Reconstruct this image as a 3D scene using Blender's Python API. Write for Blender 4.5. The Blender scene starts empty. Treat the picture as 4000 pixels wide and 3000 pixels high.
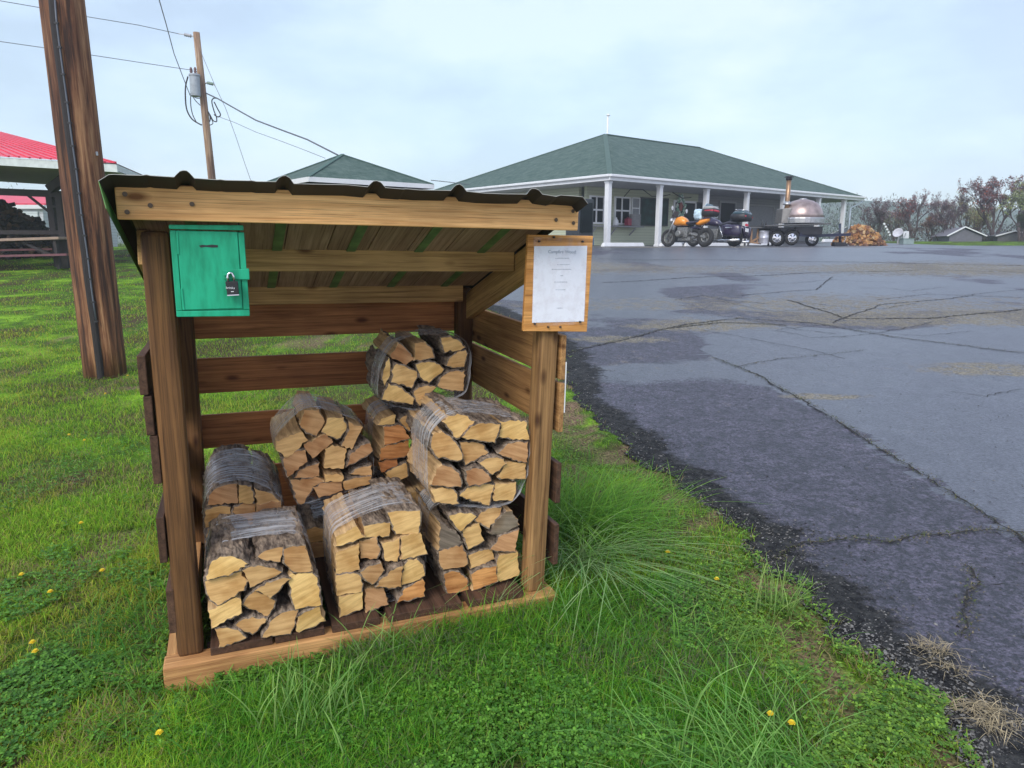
import bpy, math, random
import numpy as np
from mathutils import Matrix, Vector
random.seed(7); rng=np.random.default_rng(11)
sc=bpy.context.scene; col=sc.collection
R_=math.radians
# ------------------------------------------------------------------ camera
F=2705.; PITCH=R_(11.5); H=1.62
cd=bpy.data.cameras.new('camera'); cam=bpy.data.objects.new('camera',cd); col.objects.link(cam)
cam.location=(0,0,H); cam.rotation_euler=(R_(90)-PITCH,0,0)
cd.sensor_width=36; cd.lens=F*36/4000; cd.clip_start=.05; cd.clip_end=3000
sc.camera=cam
# ------------------------------------------------------------------ world, sun, exposure
w=bpy.data.worlds.new('World'); sc.world=w; w.use_nodes=True
nt=w.node_tree; nt.nodes.clear(); N=nt.nodes.new; L=nt.links.new
SUN_EL=R_(42); SUN_AZ=R_(204)          # azimuth clockwise from +Y
sky=N('ShaderNodeTexSky'); sky.sky_type='NISHITA'; sky.sun_disc=False
sky.sun_elevation=SUN_EL; sky.sun_rotation=SUN_AZ
b1=N('ShaderNodeBackground'); b1.inputs[1].default_value=.05; L(sky.outputs[0],b1.inputs[0])
tc=N('ShaderNodeTexCoord'); mp=N('ShaderNodeMapping'); mp.inputs['Scale'].default_value=(1.2,1.2,3.0)
L(tc.outputs['Generated'],mp.inputs[0])
nz=N('ShaderNodeTexNoise'); nz.inputs['Scale'].default_value=2.0; nz.inputs['Detail'].default_value=7; nz.inputs['Roughness'].default_value=.55
L(mp.outputs[0],nz.inputs['Vector'])
cr=N('ShaderNodeValToRGB'); e=cr.color_ramp.elements
e[0].position=.40; e[0].color=(.30,.36,.425,1); e[1].position=.60; e[1].color=(.46,.52,.59,1)
m=cr.color_ramp.elements.new(.5); m.color=(.37,.445,.52,1)
L(nz.outputs[0],cr.inputs[0])
nz2=N('ShaderNodeTexNoise'); nz2.inputs['Scale'].default_value=.9; nz2.inputs['Detail'].default_value=2
mp2=N('ShaderNodeMapping'); mp2.inputs['Location'].default_value=(3.3,1.7,.4); L(tc.outputs['Generated'],mp2.inputs[0]); L(mp2.outputs[0],nz2.inputs['Vector'])
r2=N('ShaderNodeValToRGB'); r2.color_ramp.elements[0].position=.42; r2.color_ramp.elements[0].color=(1,1,1,1)
r2.color_ramp.elements[1].position=.62; r2.color_ramp.elements[1].color=(1.13,.965,1.11,1)
L(nz2.outputs[0],r2.inputs[0])
mx=N('ShaderNodeMix'); mx.data_type='RGBA'; mx.blend_type='MULTIPLY'; mx.inputs[0].default_value=1
L(cr.outputs[0],mx.inputs[6]); L(r2.outputs[0],mx.inputs[7])
b2=N('ShaderNodeBackground'); b2.inputs[1].default_value=.88; L(mx.outputs[2],b2.inputs[0])
ad=N('ShaderNodeAddShader'); L(b1.outputs[0],ad.inputs[0]); L(b2.outputs[0],ad.inputs[1])
wo=N('ShaderNodeOutputWorld'); L(ad.outputs[0],wo.inputs[0])
sl=bpy.data.lights.new('sun','SUN'); sl.energy=1.5; sl.angle=R_(28); sl.color=(1,.96,.9)
sun=bpy.data.objects.new('sun',sl); col.objects.link(sun)
sd=Vector((math.sin(SUN_AZ)*math.cos(SUN_EL),math.cos(SUN_AZ)*math.cos(SUN_EL),math.sin(SUN_EL)))
sun.rotation_euler=sd.to_track_quat('Z','Y').to_euler(); sun.location=(0,0,20)
sc.view_settings.view_transform='Standard'; sc.view_settings.look='None'
sc.view_settings.exposure=.74; sc.view_settings.gamma=1
sc.render.engine='CYCLES'
sc.cycles.max_bounces=6; sc.cycles.transparent_max_bounces=12; sc.cycles.volume_bounces=1
# ------------------------------------------------------------------ geometry helpers
def ground(x,y):
    x=np.asarray(x,float); y=np.asarray(y,float)
    t=y-3.0; a=.07*(np.sqrt(t*t+.3)+t)/2
    c=1.47; k=.06
    far=np.clip((y-27)/18,0,1)*np.clip((x-9)/5,0,1); far=far*far*(3-2*far)
    return (a+c-np.sqrt((a-c)**2+k*k))/2+ .27*far+ .008*np.sin(x*1.7+y*.9)*np.clip(y/6,0,1)
def ray(u,v):
    a=(u-2000)/F; b=(v-1500)/F; c,s=math.cos(PITCH),math.sin(PITCH)
    return np.array([a,c-b*s,-s-b*c])
CAM=np.array([0,0,H])
def gr(u,v):
    d=ray(u,v); t=.8; pt=t
    while t<90:
        p=CAM+t*d
        if p[2]<=ground(p[0],p[1]): break
        pt=t; t*=1.02
    lo,hi=pt,t
    for _ in range(30):
        m=(lo+hi)/2; p=CAM+m*d
        if p[2]<=ground(p[0],p[1]): hi=m
        else: lo=m
    return CAM+hi*d
def at(u,v,Y):
    d=ray(u,v); return CAM+d*(Y/d[1])
K=4000/2212
def g2(x,y): return gr(x*K,y*K)
class Frame:
    def __init__(s,M):
        s.M=M; s.R=np.array(M.to_3x3()); s.T=np.array(M.translation); s.c=s.R.T@(CAM-s.T)
    def un(s,u,v,axis,val):
        d=s.R.T@ray(u,v); t=(val-s.c[axis])/d[axis]; return s.c+t*d
def un(fr,crop,x,y,axis,val):      # point of a crop-space reading on a local plane
    return fr.un(crop[0]+x/crop[2],crop[1]+y/crop[2],axis,val)
CA=(350,600,2.212); CB=(1350,600,2.212); CC=(500,1250,2.765); CD=(1200,1200,2.011); CE=(550,1700,1.58); CF=(1100,1800,2.011)
SH=Frame(Matrix.Translation((-1.247,2.322,0))@Matrix.Rotation(R_(21.85),4,'Z')@Matrix.Rotation(.021,4,'X')@Matrix.Rotation(.015,4,'Y'))

def tag(o,label=None,cat=None,group=None,kind=None):
    if label: o['label']=label
    if cat: o['category']=cat
    if group: o['group']=group
    if kind: o['kind']=kind
    return o
def empty(name,M,label=None,cat=None,group=None,parent=None):
    o=bpy.data.objects.new(name,None); o.empty_display_size=.1; col.objects.link(o)
    if not isinstance(M,Matrix): M=Matrix.Translation(M)
    if parent: o.parent=parent; o.matrix_basis=M
    else: o.matrix_world=M
    return tag(o,label,cat,group)
class MB:
    def __init__(s): s.v=[]; s.f=[]; s.m=[]
    def add(s,vs,fs,mi=0):
        b=len(s.v); s.v+= [tuple(map(float,p)) for p in vs]; s.f+=[tuple(b+i for i in f) for f in fs]; s.m+=[mi]*len(fs) if isinstance(mi,int) else mi
        return s
    def box(s,c,sz,M=None,mi=0):
        x,y,z=sz[0]/2,sz[1]/2,sz[2]/2
        vs=[Vector((i*x,j*y,k*z)) for k in(-1,1) for j in(-1,1) for i in(-1,1)]
        if M is not None: vs=[M@p for p in vs]
        vs=[p+Vector(c) for p in vs]
        return s.add(vs,[(0,2,3,1),(4,5,7,6),(0,1,5,4),(2,6,7,3),(0,4,6,2),(1,3,7,5)],mi)
    def beam(s,p0,p1,wd,ht,up=(0,0,1),mi=0):
        p0=Vector(p0);p1=Vector(p1);d=(p1-p0).normalized();sd_=d.cross(Vector(up))
        if sd_.length<1e-4: sd_=d.cross(Vector((0,1,0)))
        sd_.normalize(); u=sd_.cross(d)
        vs=[]
        for p in(p0,p1):
            for a,b in((-1,-1),(1,-1),(1,1),(-1,1)): vs.append(p+sd_*a*wd/2+u*b*ht/2)
        return s.add(vs,[(0,3,2,1),(4,5,6,7),(0,1,5,4),(1,2,6,5),(2,3,7,6),(3,0,4,7)],mi)
    def tube(s,path,r,n=8,mi=0,cap=True):
        path=[Vector(p) for p in path]; rs=r if isinstance(r,(list,tuple)) else [r]*len(path)
        vs=[];prev=None
        for i,p in enumerate(path):
            d=(path[min(i+1,len(path)-1)]-path[max(i-1,0)])
            d=d.normalized() if d.length>1e-9 else Vector((0,0,1))
            a=prev if prev is not None else (Vector((0,0,1)) if abs(d.z)<.9 else Vector((1,0,0)))
            a=(a-d*a.dot(d)).normalized(); prev=a; b=d.cross(a)
            for k in range(n):
                t=2*math.pi*k/n; vs.append(p+(a*math.cos(t)+b*math.sin(t))*rs[i])
        fs=[(i*n+k,i*n+(k+1)%n,(i+1)*n+(k+1)%n,(i+1)*n+k) for i in range(len(path)-1) for k in range(n)]
        if cap: fs+=[tuple(range(n-1,-1,-1)),tuple((len(path)-1)*n+k for k in range(n))]
        return s.add(vs,fs,mi)
    def lathe(s,prof,c,axis=(0,0,1),n=20,mi=0,sx=1,sy=1):
        ax=Vector(axis).normalized(); q=ax.to_track_quat('Z','Y').to_matrix(); vs=[];c=Vector(c)
        for r,z in prof:
            for k in range(n):
                t=2*math.pi*k/n; vs.append(q@Vector((r*math.cos(t)*sx,r*math.sin(t)*sy,z))+c)
        m_=len(prof)
        fs=[(i*n+k,i*n+(k+1)%n,(i+1)*n+(k+1)%n,(i+1)*n+k) for i in range(m_-1) for k in range(n)]
        if prof[0][0]>1e-6: fs.append(tuple(range(n-1,-1,-1)))
        if prof[-1][0]>1e-6: fs.append(tuple((m_-1)*n+k for k in range(n)))
        return s.add(vs,fs,mi)
    def ell(s,c,r,M=None,n=14,mi=0,e=1.0):
        vs=[];c=Vector(c);mm=n//2+2
        pw=lambda x:math.copysign(abs(x)**e,x)
        for i in range(mm+1):
            ph=math.pi*i/mm
            for k in range(n):
                t=2*math.pi*k/n
                p=Vector((r[0]*pw(math.sin(ph))*pw(math.cos(t)),r[1]*pw(math.sin(ph))*pw(math.sin(t)),r[2]*pw(-math.cos(ph))))
                vs.append((M@p if M is not None else p)+c)
        fs=[(i*n+k,i*n+(k+1)%n,(i+1)*n+(k+1)%n,(i+1)*n+k) for i in range(mm) for k in range(n)]
        return s.add(vs,fs,mi)
    def prism(s,poly,ext,mi=0):
        n=len(poly); e=Vector(ext); vs=[Vector(p) for p in poly]; vs+= [p+e for p in vs]
        return s.add(vs,[tuple(range(n)),tuple(range(2*n-1,n-1,-1))]+[(i,i+n,(i+1)%n+n,(i+1)%n) for i in range(n)],mi)
    def build(s,name,mats,parent=None,smooth=False,M=None,bevel=0,auto=False):
        me=bpy.data.meshes.new(name); me.from_pydata(s.v,[],s.f)
        if not isinstance(mats,(list,tuple)): mats=[mats]
        for m_ in mats: me.materials.append(m_)
        me.polygons.foreach_set('material_index',s.m)
        if smooth: me.polygons.foreach_set('use_smooth',[True]*len(s.f))
        me.update()
        o=bpy.data.objects.new(name,me); col.objects.link(o)
        if parent: o.parent=parent
        if M is not None:
            if parent: o.matrix_basis=M
            else: o.matrix_world=M
        if bevel:
            b=o.modifiers.new('bevel','BEVEL'); b.width=bevel; b.segments=2; b.limit_method='ANGLE'
        if auto:
            try: me.set_sharp_from_angle(angle=R_(35)); me.polygons.foreach_set('use_smooth',[True]*len(s.f))
            except Exception: pass
        return o
# ------------------------------------------------------------------ materials
def mat(name):
    m=bpy.data.materials.new(name); m.use_nodes=True; t=m.node_tree
    return m,t,t.nodes['Principled BSDF'],t.nodes.new,t.links.new
def plain(name,c,rough=.6,metal=0,var=.12,scale=8,bump=0,spec=.5,coat=0,trans=0):
    m,t,p,N,L=mat(name)
    tc=N('ShaderNodeTexCoord'); n=N('ShaderNodeTexNoise'); n.inputs['Scale'].default_value=scale; n.inputs['Detail'].default_value=5
    L(tc.outputs['Object'],n.inputs['Vector'])
    r=N('ShaderNodeValToRGB'); r.color_ramp.elements[0].position=.3; r.color_ramp.elements[1].position=.7
    r.color_ramp.elements[0].color=tuple(x*(1-var) for x in c)+(1,); r.color_ramp.elements[1].color=tuple(min(1,x*(1+var)) for x in c)+(1,)
    L(n.outputs[0],r.inputs[0]); L(r.outputs[0],p.inputs['Base Color'])
    p.inputs['Roughness'].default_value=rough; p.inputs['Metallic'].default_value=metal; p.inputs['Specular IOR Level'].default_value=spec
    if coat: p.inputs['Coat Weight'].default_value=coat
    if trans: p.inputs['Transmission Weight'].default_value=trans
    if bump:
        b=N('ShaderNodeBump'); b.inputs['Strength'].default_value=bump; b.inputs['Distance'].default_value=.01
        n2=N('ShaderNodeTexNoise'); n2.inputs['Scale'].default_value=scale*4; n2.inputs['Detail'].default_value=6; L(tc.outputs['Object'],n2.inputs['Vector'])
        L(n2.outputs[0],b.inputs['Height']); L(b.outputs[0],p.inputs['Normal'])
    return m
def wood(name,cd_,cl,grain=(1.2,26,26),knots=True,rough=.75,bump=.35,dirt=None):
    """grain runs along the object's local X"""
    m,t,p,N,L=mat(name)
    tc=N('ShaderNodeTexCoord'); oi=N('ShaderNodeObjectInfo')
    mu=N('ShaderNodeMath'); mu.operation='MULTIPLY'; mu.inputs[1].default_value=37; L(oi.outputs['Random'],mu.inputs[0])
    va=N('ShaderNodeVectorMath'); va.operation='ADD'; L(tc.outputs['Object'],va.inputs[0]); L(mu.outputs[0],va.inputs[1])
    mp=N('ShaderNodeMapping'); mp.inputs['Scale'].default_value=grain; L(va.outputs[0],mp.inputs[0])
    n=N('ShaderNodeTexNoise'); n.inputs['Scale'].default_value=1.6; n.inputs['Detail'].default_value=7; n.inputs['Roughness'].default_value=.62; n.inputs['Distortion'].default_value=.6
    L(mp.outputs[0],n.inputs['Vector'])
    n2=N('ShaderNodeTexNoise'); n2.inputs['Scale'].default_value=2.2; n2.inputs['Detail'].default_value=3; L(va.outputs[0],n2.inputs['Vector'])
    r=N('ShaderNodeValToRGB'); e=r.color_ramp.elements; e[0].position=.3; e[0].color=cd_+(1,); e[1].position=.66; e[1].color=cl+(1,)
    L(n.outputs[0],r.inputs[0])
    ov=N('ShaderNodeMix'); ov.data_type='RGBA'; ov.blend_type='MULTIPLY'; ov.inputs[0].default_value=.75
    r2=N('ShaderNodeValToRGB'); r2.color_ramp.elements[0].position=.35; r2.color_ramp.elements[0].color=(.62,.56,.5,1); r2.color_ramp.elements[1].position=.62; r2.color_ramp.elements[1].color=(1.1,1.05,1.0,1)
    L(n2.outputs[0],r2.inputs[0]); L(r.outputs[0],ov.inputs[6]); L(r2.outputs[0],ov.inputs[7])
    mf=N('ShaderNodeMapping'); mf.inputs['Scale'].default_value=(grain[0]*2.2,grain[1]*7,grain[2]*7); L(va.outputs[0],mf.inputs[0])
    nf=N('ShaderNodeTexNoise'); nf.inputs['Scale'].default_value=1; nf.inputs['Detail'].default_value=5; nf.inputs['Roughness'].default_value=.7; L(mf.outputs[0],nf.inputs['Vector'])
    rf_=N('ShaderNodeValToRGB'); rf_.color_ramp.elements[0].position=.33; rf_.color_ramp.elements[0].color=(.42,.36,.3,1); rf_.color_ramp.elements[1].position=.5; rf_.color_ramp.elements[1].color=(1.08,1.06,1.04,1); L(nf.outputs[0],rf_.inputs[0])
    mo_=N('ShaderNodeMix'); mo_.data_type='RGBA'; mo_.blend_type='MULTIPLY'; mo_.inputs[0].default_value=.8; L(ov.outputs[2],mo_.inputs[6]); L(rf_.outputs[0],mo_.inputs[7])
    out=mo_.outputs[2]
    if knots:
        mk=N('ShaderNodeMapping'); mk.inputs['Scale'].default_value=(4.2,10,10); L(va.outputs[0],mk.inputs[0])
        vo=N('ShaderNodeTexVoronoi'); vo.inputs['Scale'].default_value=1.0; L(mk.outputs[0],vo.inputs['Vector'])
        rk=N('ShaderNodeValToRGB'); rk.color_ramp.elements[0].position=.07; rk.color_ramp.elements[0].color=(.22,.13,.07,1); rk.color_ramp.elements[1].position=.2; rk.color_ramp.elements[1].color=(1,1,1,1)
        L(vo.outputs['Distance'],rk.inputs[0])
        mk2=N('ShaderNodeMix'); mk2.data_type='RGBA'; mk2.blend_type='MULTIPLY'; mk2.inputs[0].default_value=.9
        L(out,mk2.inputs[6]); L(rk.outputs[0],mk2.inputs[7]); out=mk2.outputs[2]
    L(out,p.inputs['Base Color']); p.inputs['Roughness'].default_value=rough; p.inputs['Specular IOR Level'].default_value=.35
    b=N('ShaderNodeBump'); b.inputs['Strength'].default_value=bump; b.inputs['Distance'].default_value=.004; L(n.outputs[0],b.inputs['Height']); L(b.outputs[0],p.inputs['Normal'])
    return m
def two(name,c0,c1,scale,rough=.8,pos=(.4,.6),mapscale=(1,1,1),bump=.3,bd=.01,vor=False,det=6,spec=.4,rnd=False):
    m,t,p,N,L=mat(name)
    tc=N('ShaderNodeTexCoord'); mp=N('ShaderNodeMapping'); mp.inputs['Scale'].default_value=mapscale
    L(tc.outputs['Object'],mp.inputs[0])
    src=mp.outputs[0]
    if rnd:
        oi=N('ShaderNodeObjectInfo'); mu=N('ShaderNodeMath'); mu.operation='MULTIPLY'; mu.inputs[1].default_value=23; L(oi.outputs['Random'],mu.inputs[0])
        va=N('ShaderNodeVectorMath'); va.operation='ADD'; L(src,va.inputs[0]); L(mu.outputs[0],va.inputs[1]); src=va.outputs[0]
    n=N('ShaderNodeTexNoise'); n.inputs['Scale'].default_value=scale; n.inputs['Detail'].default_value=det; n.inputs['Roughness'].default_value=.6
    L(src,n.inputs['Vector'])
    r=N('ShaderNodeValToRGB'); e=r.color_ramp.elements; e[0].position=pos[0]; e[0].color=c0+(1,); e[1].position=pos[1]; e[1].color=c1+(1,)
    L(n.outputs[0],r.inputs[0]); L(r.outputs[0],p.inputs['Base Color']); p.inputs['Roughness'].default_value=rough; p.inputs['Specular IOR Level'].default_value=spec
    h=n.outputs[0]
    if vor:
        vo=N('ShaderNodeTexVoronoi'); vo.inputs['Scale'].default_value=scale*1.5; L(src,vo.inputs['Vector'])
        am=N('ShaderNodeMath'); am.operation='ADD'; L(n.outputs[0],am.inputs[0]); L(vo.outputs['Distance'],am.inputs[1]); h=am.outputs[0]
    b=N('ShaderNodeBump'); b.inputs['Strength'].default_value=bump; b.inputs['Distance'].default_value=bd; L(h,b.inputs['Height']); L(b.outputs[0],p.inputs['Normal'])
    return m
Wd={}
Wd['beam']=wood('fresh_lumber',(.56,.28,.095),(.95,.60,.27))
Wd['post']=wood('brown_treated_post',(.045,.020,.008),(.19,.095,.034),bump=.3)
Wd['postr']=wood('tan_treated_post',(.13,.066,.025),(.40,.24,.10),bump=.3)
Wd['board']=wood('brown_treated_board',(.20,.075,.025),(.50,.225,.085),bump=.3)
Wd['olive']=wood('olive_treated_board',(.27,.16,.058),(.56,.37,.15),bump=.25)
Wd['side']=wood('side_board_wood',(.24,.12,.045),(.54,.32,.13),bump=.3)
Wd['sill']=wood('sill_lumber',(.34,.16,.06),(.70,.41,.17))
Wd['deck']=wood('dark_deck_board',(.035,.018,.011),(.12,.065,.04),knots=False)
Wd['ply']=wood('orange_sign_board',(.45,.19,.04),(.78,.42,.14),knots=False)
endg=None
def endgrain(name,c0,c1,grey=False):
    m,t,p,N,L=mat(name)
    tc=N('ShaderNodeTexCoord'); oi=N('ShaderNodeObjectInfo')
    mu=N('ShaderNodeMath'); mu.operation='MULTIPLY'; mu.inputs[1].default_value=19; L(oi.outputs['Random'],mu.inputs[0])
    vr=N('ShaderNodeVectorRotate'); vr.rotation_type='Y_AXIS'; L(tc.outputs['Object'],vr.inputs['Vector'])
    ms=N('ShaderNodeMath'); ms.operation='SUBTRACT'; L(oi.outputs['Random'],ms.inputs[0]); ms.inputs[1].default_value=.5
    L(ms.outputs[0],vr.inputs['Angle'])
    va=N('ShaderNodeVectorMath'); va.operation='ADD'; L(vr.outputs[0],va.inputs[0]); L(mu.outputs[0],va.inputs[1])
    mp=N('ShaderNodeMapping'); mp.inputs['Scale'].default_value=(7,3,62); L(va.outputs[0],mp.inputs[0])
    n=N('ShaderNodeTexNoise'); n.inputs['Scale'].default_value=1; n.inputs['Detail'].default_value=6; n.inputs['Roughness'].default_value=.6; n.inputs['Distortion'].default_value=.25
    L(mp.outputs[0],n.inputs['Vector'])
    n2=N('ShaderNodeTexNoise'); n2.inputs['Scale'].default_value=9; n2.inputs['Detail'].default_value=4; L(va.outputs[0],n2.inputs['Vector'])
    r=N('ShaderNodeValToRGB'); e=r.color_ramp.elements; e[0].position=.28; e[0].color=c0+(1,); e[1].position=.62; e[1].color=c1+(1,); L(n.outputs[0],r.inputs[0])
    r2=N('ShaderNodeValToRGB'); r2.color_ramp.elements[0].position=.32; r2.color_ramp.elements[0].color=(.72,.62,.5,1); r2.color_ramp.elements[1].position=.55; r2.color_ramp.elements[1].color=(1,1,1,1); L(n2.outputs[0],r2.inputs[0])
    mw=N('ShaderNodeMapping'); L(va.outputs[0],mw.inputs[0]); wv=N('ShaderNodeTexWave'); wv.wave_type='RINGS'; wv.rings_direction='Y'; wv.inputs['Scale'].default_value=26; wv.inputs['Distortion'].default_value=3.5; wv.inputs['Detail'].default_value=3; wv.inputs['Detail Scale'].default_value=1.5; L(mw.outputs[0],wv.inputs['Vector'])
    rw_=N('ShaderNodeValToRGB'); rw_.color_ramp.elements[0].position=.0; rw_.color_ramp.elements[0].color=(.74,.66,.56,1); rw_.color_ramp.elements[1].position=.5; rw_.color_ramp.elements[1].color=(1.05,1.04,1.02,1); L(wv.outputs[0],rw_.inputs[0])
    ow=N('ShaderNodeMix'); ow.data_type='RGBA'; ow.blend_type='MULTIPLY'; ow.inputs[0].default_value=0.0; L(r.outputs[0],ow.inputs[6]); L(rw_.outputs[0],ow.inputs[7])
    ov=N('ShaderNodeMix'); ov.data_type='RGBA'; ov.blend_type='MULTIPLY'; ov.inputs[0].default_value=.9; L(ow.outputs[2],ov.inputs[6]); L(r2.outputs[0],ov.inputs[7])
    hs=N('ShaderNodeHueSaturation'); mr=N('ShaderNodeMapRange'); mr.inputs['To Min'].default_value=.66; mr.inputs['To Max'].default_value=1.12; L(oi.outputs['Random'],mr.inputs[0]); L(mr.outputs[0],hs.inputs['Value'])
    mr2=N('ShaderNodeMapRange'); mr2.inputs['To Min'].default_value=.480; mr2.inputs['To Max'].default_value=.508; L(oi.outputs['Random'],mr2.inputs[0]); L(mr2.outputs[0],hs.inputs['Hue'])
    L(ov.outputs[2],hs.inputs['Color']); L(hs.outputs[0],p.inputs['Base Color'])
    p.inputs['Roughness'].default_value=.85; p.inputs['Specular IOR Level'].default_value=.25
    b=N('ShaderNodeBump'); b.inputs['Strength'].default_value=.5; b.inputs['Distance'].default_value=.004; L(n.outputs[0],b.inputs['Height']); L(b.outputs[0],p.inputs['Normal'])
    return m
endg=endgrain('split_log_end_grain',(.50,.29,.105),(.80,.51,.21))
endo=endgrain('orange_log_end_grain',(.38,.16,.04),(.78,.40,.13))
endgrey=endgrain('weathered_log_end_grain',(.16,.13,.09),(.36,.30,.21))
bark=two('log_bark',(.075,.052,.038),(.34,.26,.19),34,rough=.95,pos=(.36,.66),mapscale=(1.6,.5,1.6),bump=.8,bd=.007,vor=True,rnd=True)
splitw=two('split_log_side',(.34,.20,.09),(.68,.46,.23),30,rough=.85,pos=(.32,.66),mapscale=(2.2,.16,2.2),bump=.5,bd=.004,rnd=True)
def film():
    m,t,p,N,L=mat('stretch_film')
    tc=N('ShaderNodeTexCoord'); mp=N('ShaderNodeMapping'); mp.inputs['Scale'].default_value=(4,75,4); mp.inputs['Rotation'].default_value=(0,.0,.06); L(tc.outputs['Object'],mp.inputs[0])
    n=N('ShaderNodeTexNoise'); n.inputs['Scale'].default_value=1; n.inputs['Detail'].default_value=5; n.inputs['Distortion'].default_value=.4; L(mp.outputs[0],n.inputs['Vector'])
    n2=N('ShaderNodeTexNoise'); n2.inputs['Scale'].default_value=14; n2.inputs['Detail'].default_value=3; L(tc.outputs['Object'],n2.inputs['Vector'])
    r=N('ShaderNodeValToRGB'); r.color_ramp.elements[0].position=.34; r.color_ramp.elements[0].color=(.10,.10,.10,1); r.color_ramp.elements[1].position=.70; r.color_ramp.elements[1].color=(.80,.80,.80,1)
    L(n.outputs[0],r.inputs[0])
    mm=N('ShaderNodeMath'); mm.operation='MULTIPLY'; L(r.outputs[0],mm.inputs[0]); 
    r2=N('ShaderNodeValToRGB'); r2.color_ramp.elements[0].position=.30; r2.color_ramp.elements[0].color=(.5,.5,.5,1); r2.color_ramp.elements[1].position=.52; L(n2.outputs[0],r2.inputs[0]); L(r2.outputs[0],mm.inputs[1])
    tr=N('ShaderNodeBsdfTransparent'); tr.inputs[0].default_value=(.95,.95,.95,1)
    p.inputs['Base Color'].default_value=(.66,.67,.70,1); p.inputs['Roughness'].default_value=.14; p.inputs['Specular IOR Level'].default_value=.9
    b=N('ShaderNodeBump'); b.inputs['Strength'].default_value=.6; b.inputs['Distance'].default_value=.004; L(n.outputs[0],b.inputs['Height']); L(b.outputs[0],p.inputs['Normal'])
    ms=N('ShaderNodeMixShader'); L(mm.outputs[0],ms.inputs[0]); L(tr.outputs[0],ms.inputs[1]); L(p.outputs[0],ms.inputs[2])
    L(ms.outputs[0],t.nodes['Material Output'].inputs[0]); return m
filmm=film()
black=plain('black_plastic',(.02,.02,.022),.5); blackm=plain('black_painted_metal',(.018,.017,.02),.4,var=.2)
rubber=plain('tyre_rubber',(.022,.022,.022),.85,bump=.3,scale=30); chrome=plain('chrome',(.75,.76,.78),.2,metal=1); steel=plain('brushed_steel',(.5,.5,.5),.42,metal=.9)
white=plain('white_paint',(.74,.75,.76),.55,var=.06,scale=3); galv=plain('galvanised_grey',(.34,.38,.41),.5,var=.15)
screwm=plain('dark_screw_head',(.10,.07,.045),.5,metal=.5)
greenp=two('green_painted_plywood',(.004,.29,.145),(.012,.42,.22),30,rough=.5,pos=(.35,.6),mapscale=(1,1,.25),bump=.5,bd=.004)
redroof=plain('red_metal_roof',(.66,.05,.09),.4,var=.12,scale=2,spec=.6)
roofdark=plain('dark_roof_sheet',(.022,.026,.03),.55,var=.2); 
def shingle():
    m,t,p,N,L=mat('green_asphalt_shingles')
    tc=N('ShaderNodeTexCoord'); mp=N('ShaderNodeMapping'); mp.inputs['Scale'].default_value=(1,1,1); L(tc.outputs['Object'],mp.inputs[0])
    sx=N('ShaderNodeSeparateXYZ'); L(mp.outputs[0],sx.inputs[0])
    w1=N('ShaderNodeMath'); w1.operation='MULTIPLY'; w1.inputs[1].default_value=16; L(sx.outputs[2],w1.inputs[0])
    fr=N('ShaderNodeMath'); fr.operation='FRACT'; L(w1.outputs[0],fr.inputs[0])
    n=N('ShaderNodeTexNoise'); n.inputs['Scale'].default_value=3; n.inputs['Detail'].default_value=9; n.inputs['Roughness'].default_value=.8; L(tc.outputs['Object'],n.inputs['Vector'])
    r=N('ShaderNodeValToRGB'); e=r.color_ramp.elements; e[0].position=.38; e[0].color=(.022,.062,.046,1); e[1].position=.64; e[1].color=(.10,.15,.125,1); L(n.outputs[0],r.inputs[0])
    r2=N('ShaderNodeValToRGB'); r2.color_ramp.elements[0].position=.0; r2.color_ramp.elements[0].color=(.55,.55,.55,1); r2.color_ramp.elements[1].position=.3; r2.color_ramp.elements[1].color=(1,1,1,1); L(fr.outputs[0],r2.inputs[0])
    mx=N('ShaderNodeMix'); mx.data_type='RGBA'; mx.blend_type='MULTIPLY'; mx.inputs[0].default_value=.8; L(r.outputs[0],mx.inputs[6]); L(r2.outputs[0],mx.inputs[7]); L(mx.outputs[2],p.inputs['Base Color'])
    p.inputs['Roughness'].default_value=.8; return m
shing=shingle()
def siding(name,c):
    m,t,p,N,L=mat(name)
    tc=N('ShaderNodeTexCoord'); sx=N('ShaderNodeSeparateXYZ'); L(tc.outputs['Object'],sx.inputs[0])
    w1=N('ShaderNodeMath'); w1.operation='MULTIPLY'; w1.inputs[1].default_value=8; L(sx.outputs[2],w1.inputs[0])
    fr=N('ShaderNodeMath'); fr.operation='FRACT'; L(w1.outputs[0],fr.inputs[0])
    r2=N('ShaderNodeValToRGB'); r2.color_ramp.elements[0].position=.0; r2.color_ramp.elements[0].color=tuple(x*.5 for x in c)+(1,); r2.color_ramp.elements[1].position=.16; r2.color_ramp.elements[1].color=c+(1,); L(fr.outputs[0],r2.inputs[0]); L(r2.outputs[0],p.inputs['Base Color'])
    p.inputs['Roughness'].default_value=.6; return m
def glass(name,c=(.02,.03,.03)):
    return plain(name,tuple(x*.5 for x in c),.3,spec=.08,var=.4,scale=1.5)
win=glass('dark_window_glass')
def attrmat(name,trans=.35,rough=.55):
    m,t,p,N,L=mat(name)
    a=N('ShaderNodeAttribute'); a.attribute_name='col'; L(a.outputs['Color'],p.inputs['Base Color']); p.inputs['Roughness'].default_value=rough; p.inputs['Specular IOR Level'].default_value=.35
    tl=N('ShaderNodeBsdfTranslucent'); L(a.outputs['Color'],tl.inputs[0]); ms=N('ShaderNodeMixShader'); ms.inputs[0].default_value=trans
    L(p.outputs[0],ms.inputs[1]); L(tl.outputs[0],ms.inputs[2]); L(ms.outputs[0],t.nodes['Material Output'].inputs[0]); return m
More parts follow.
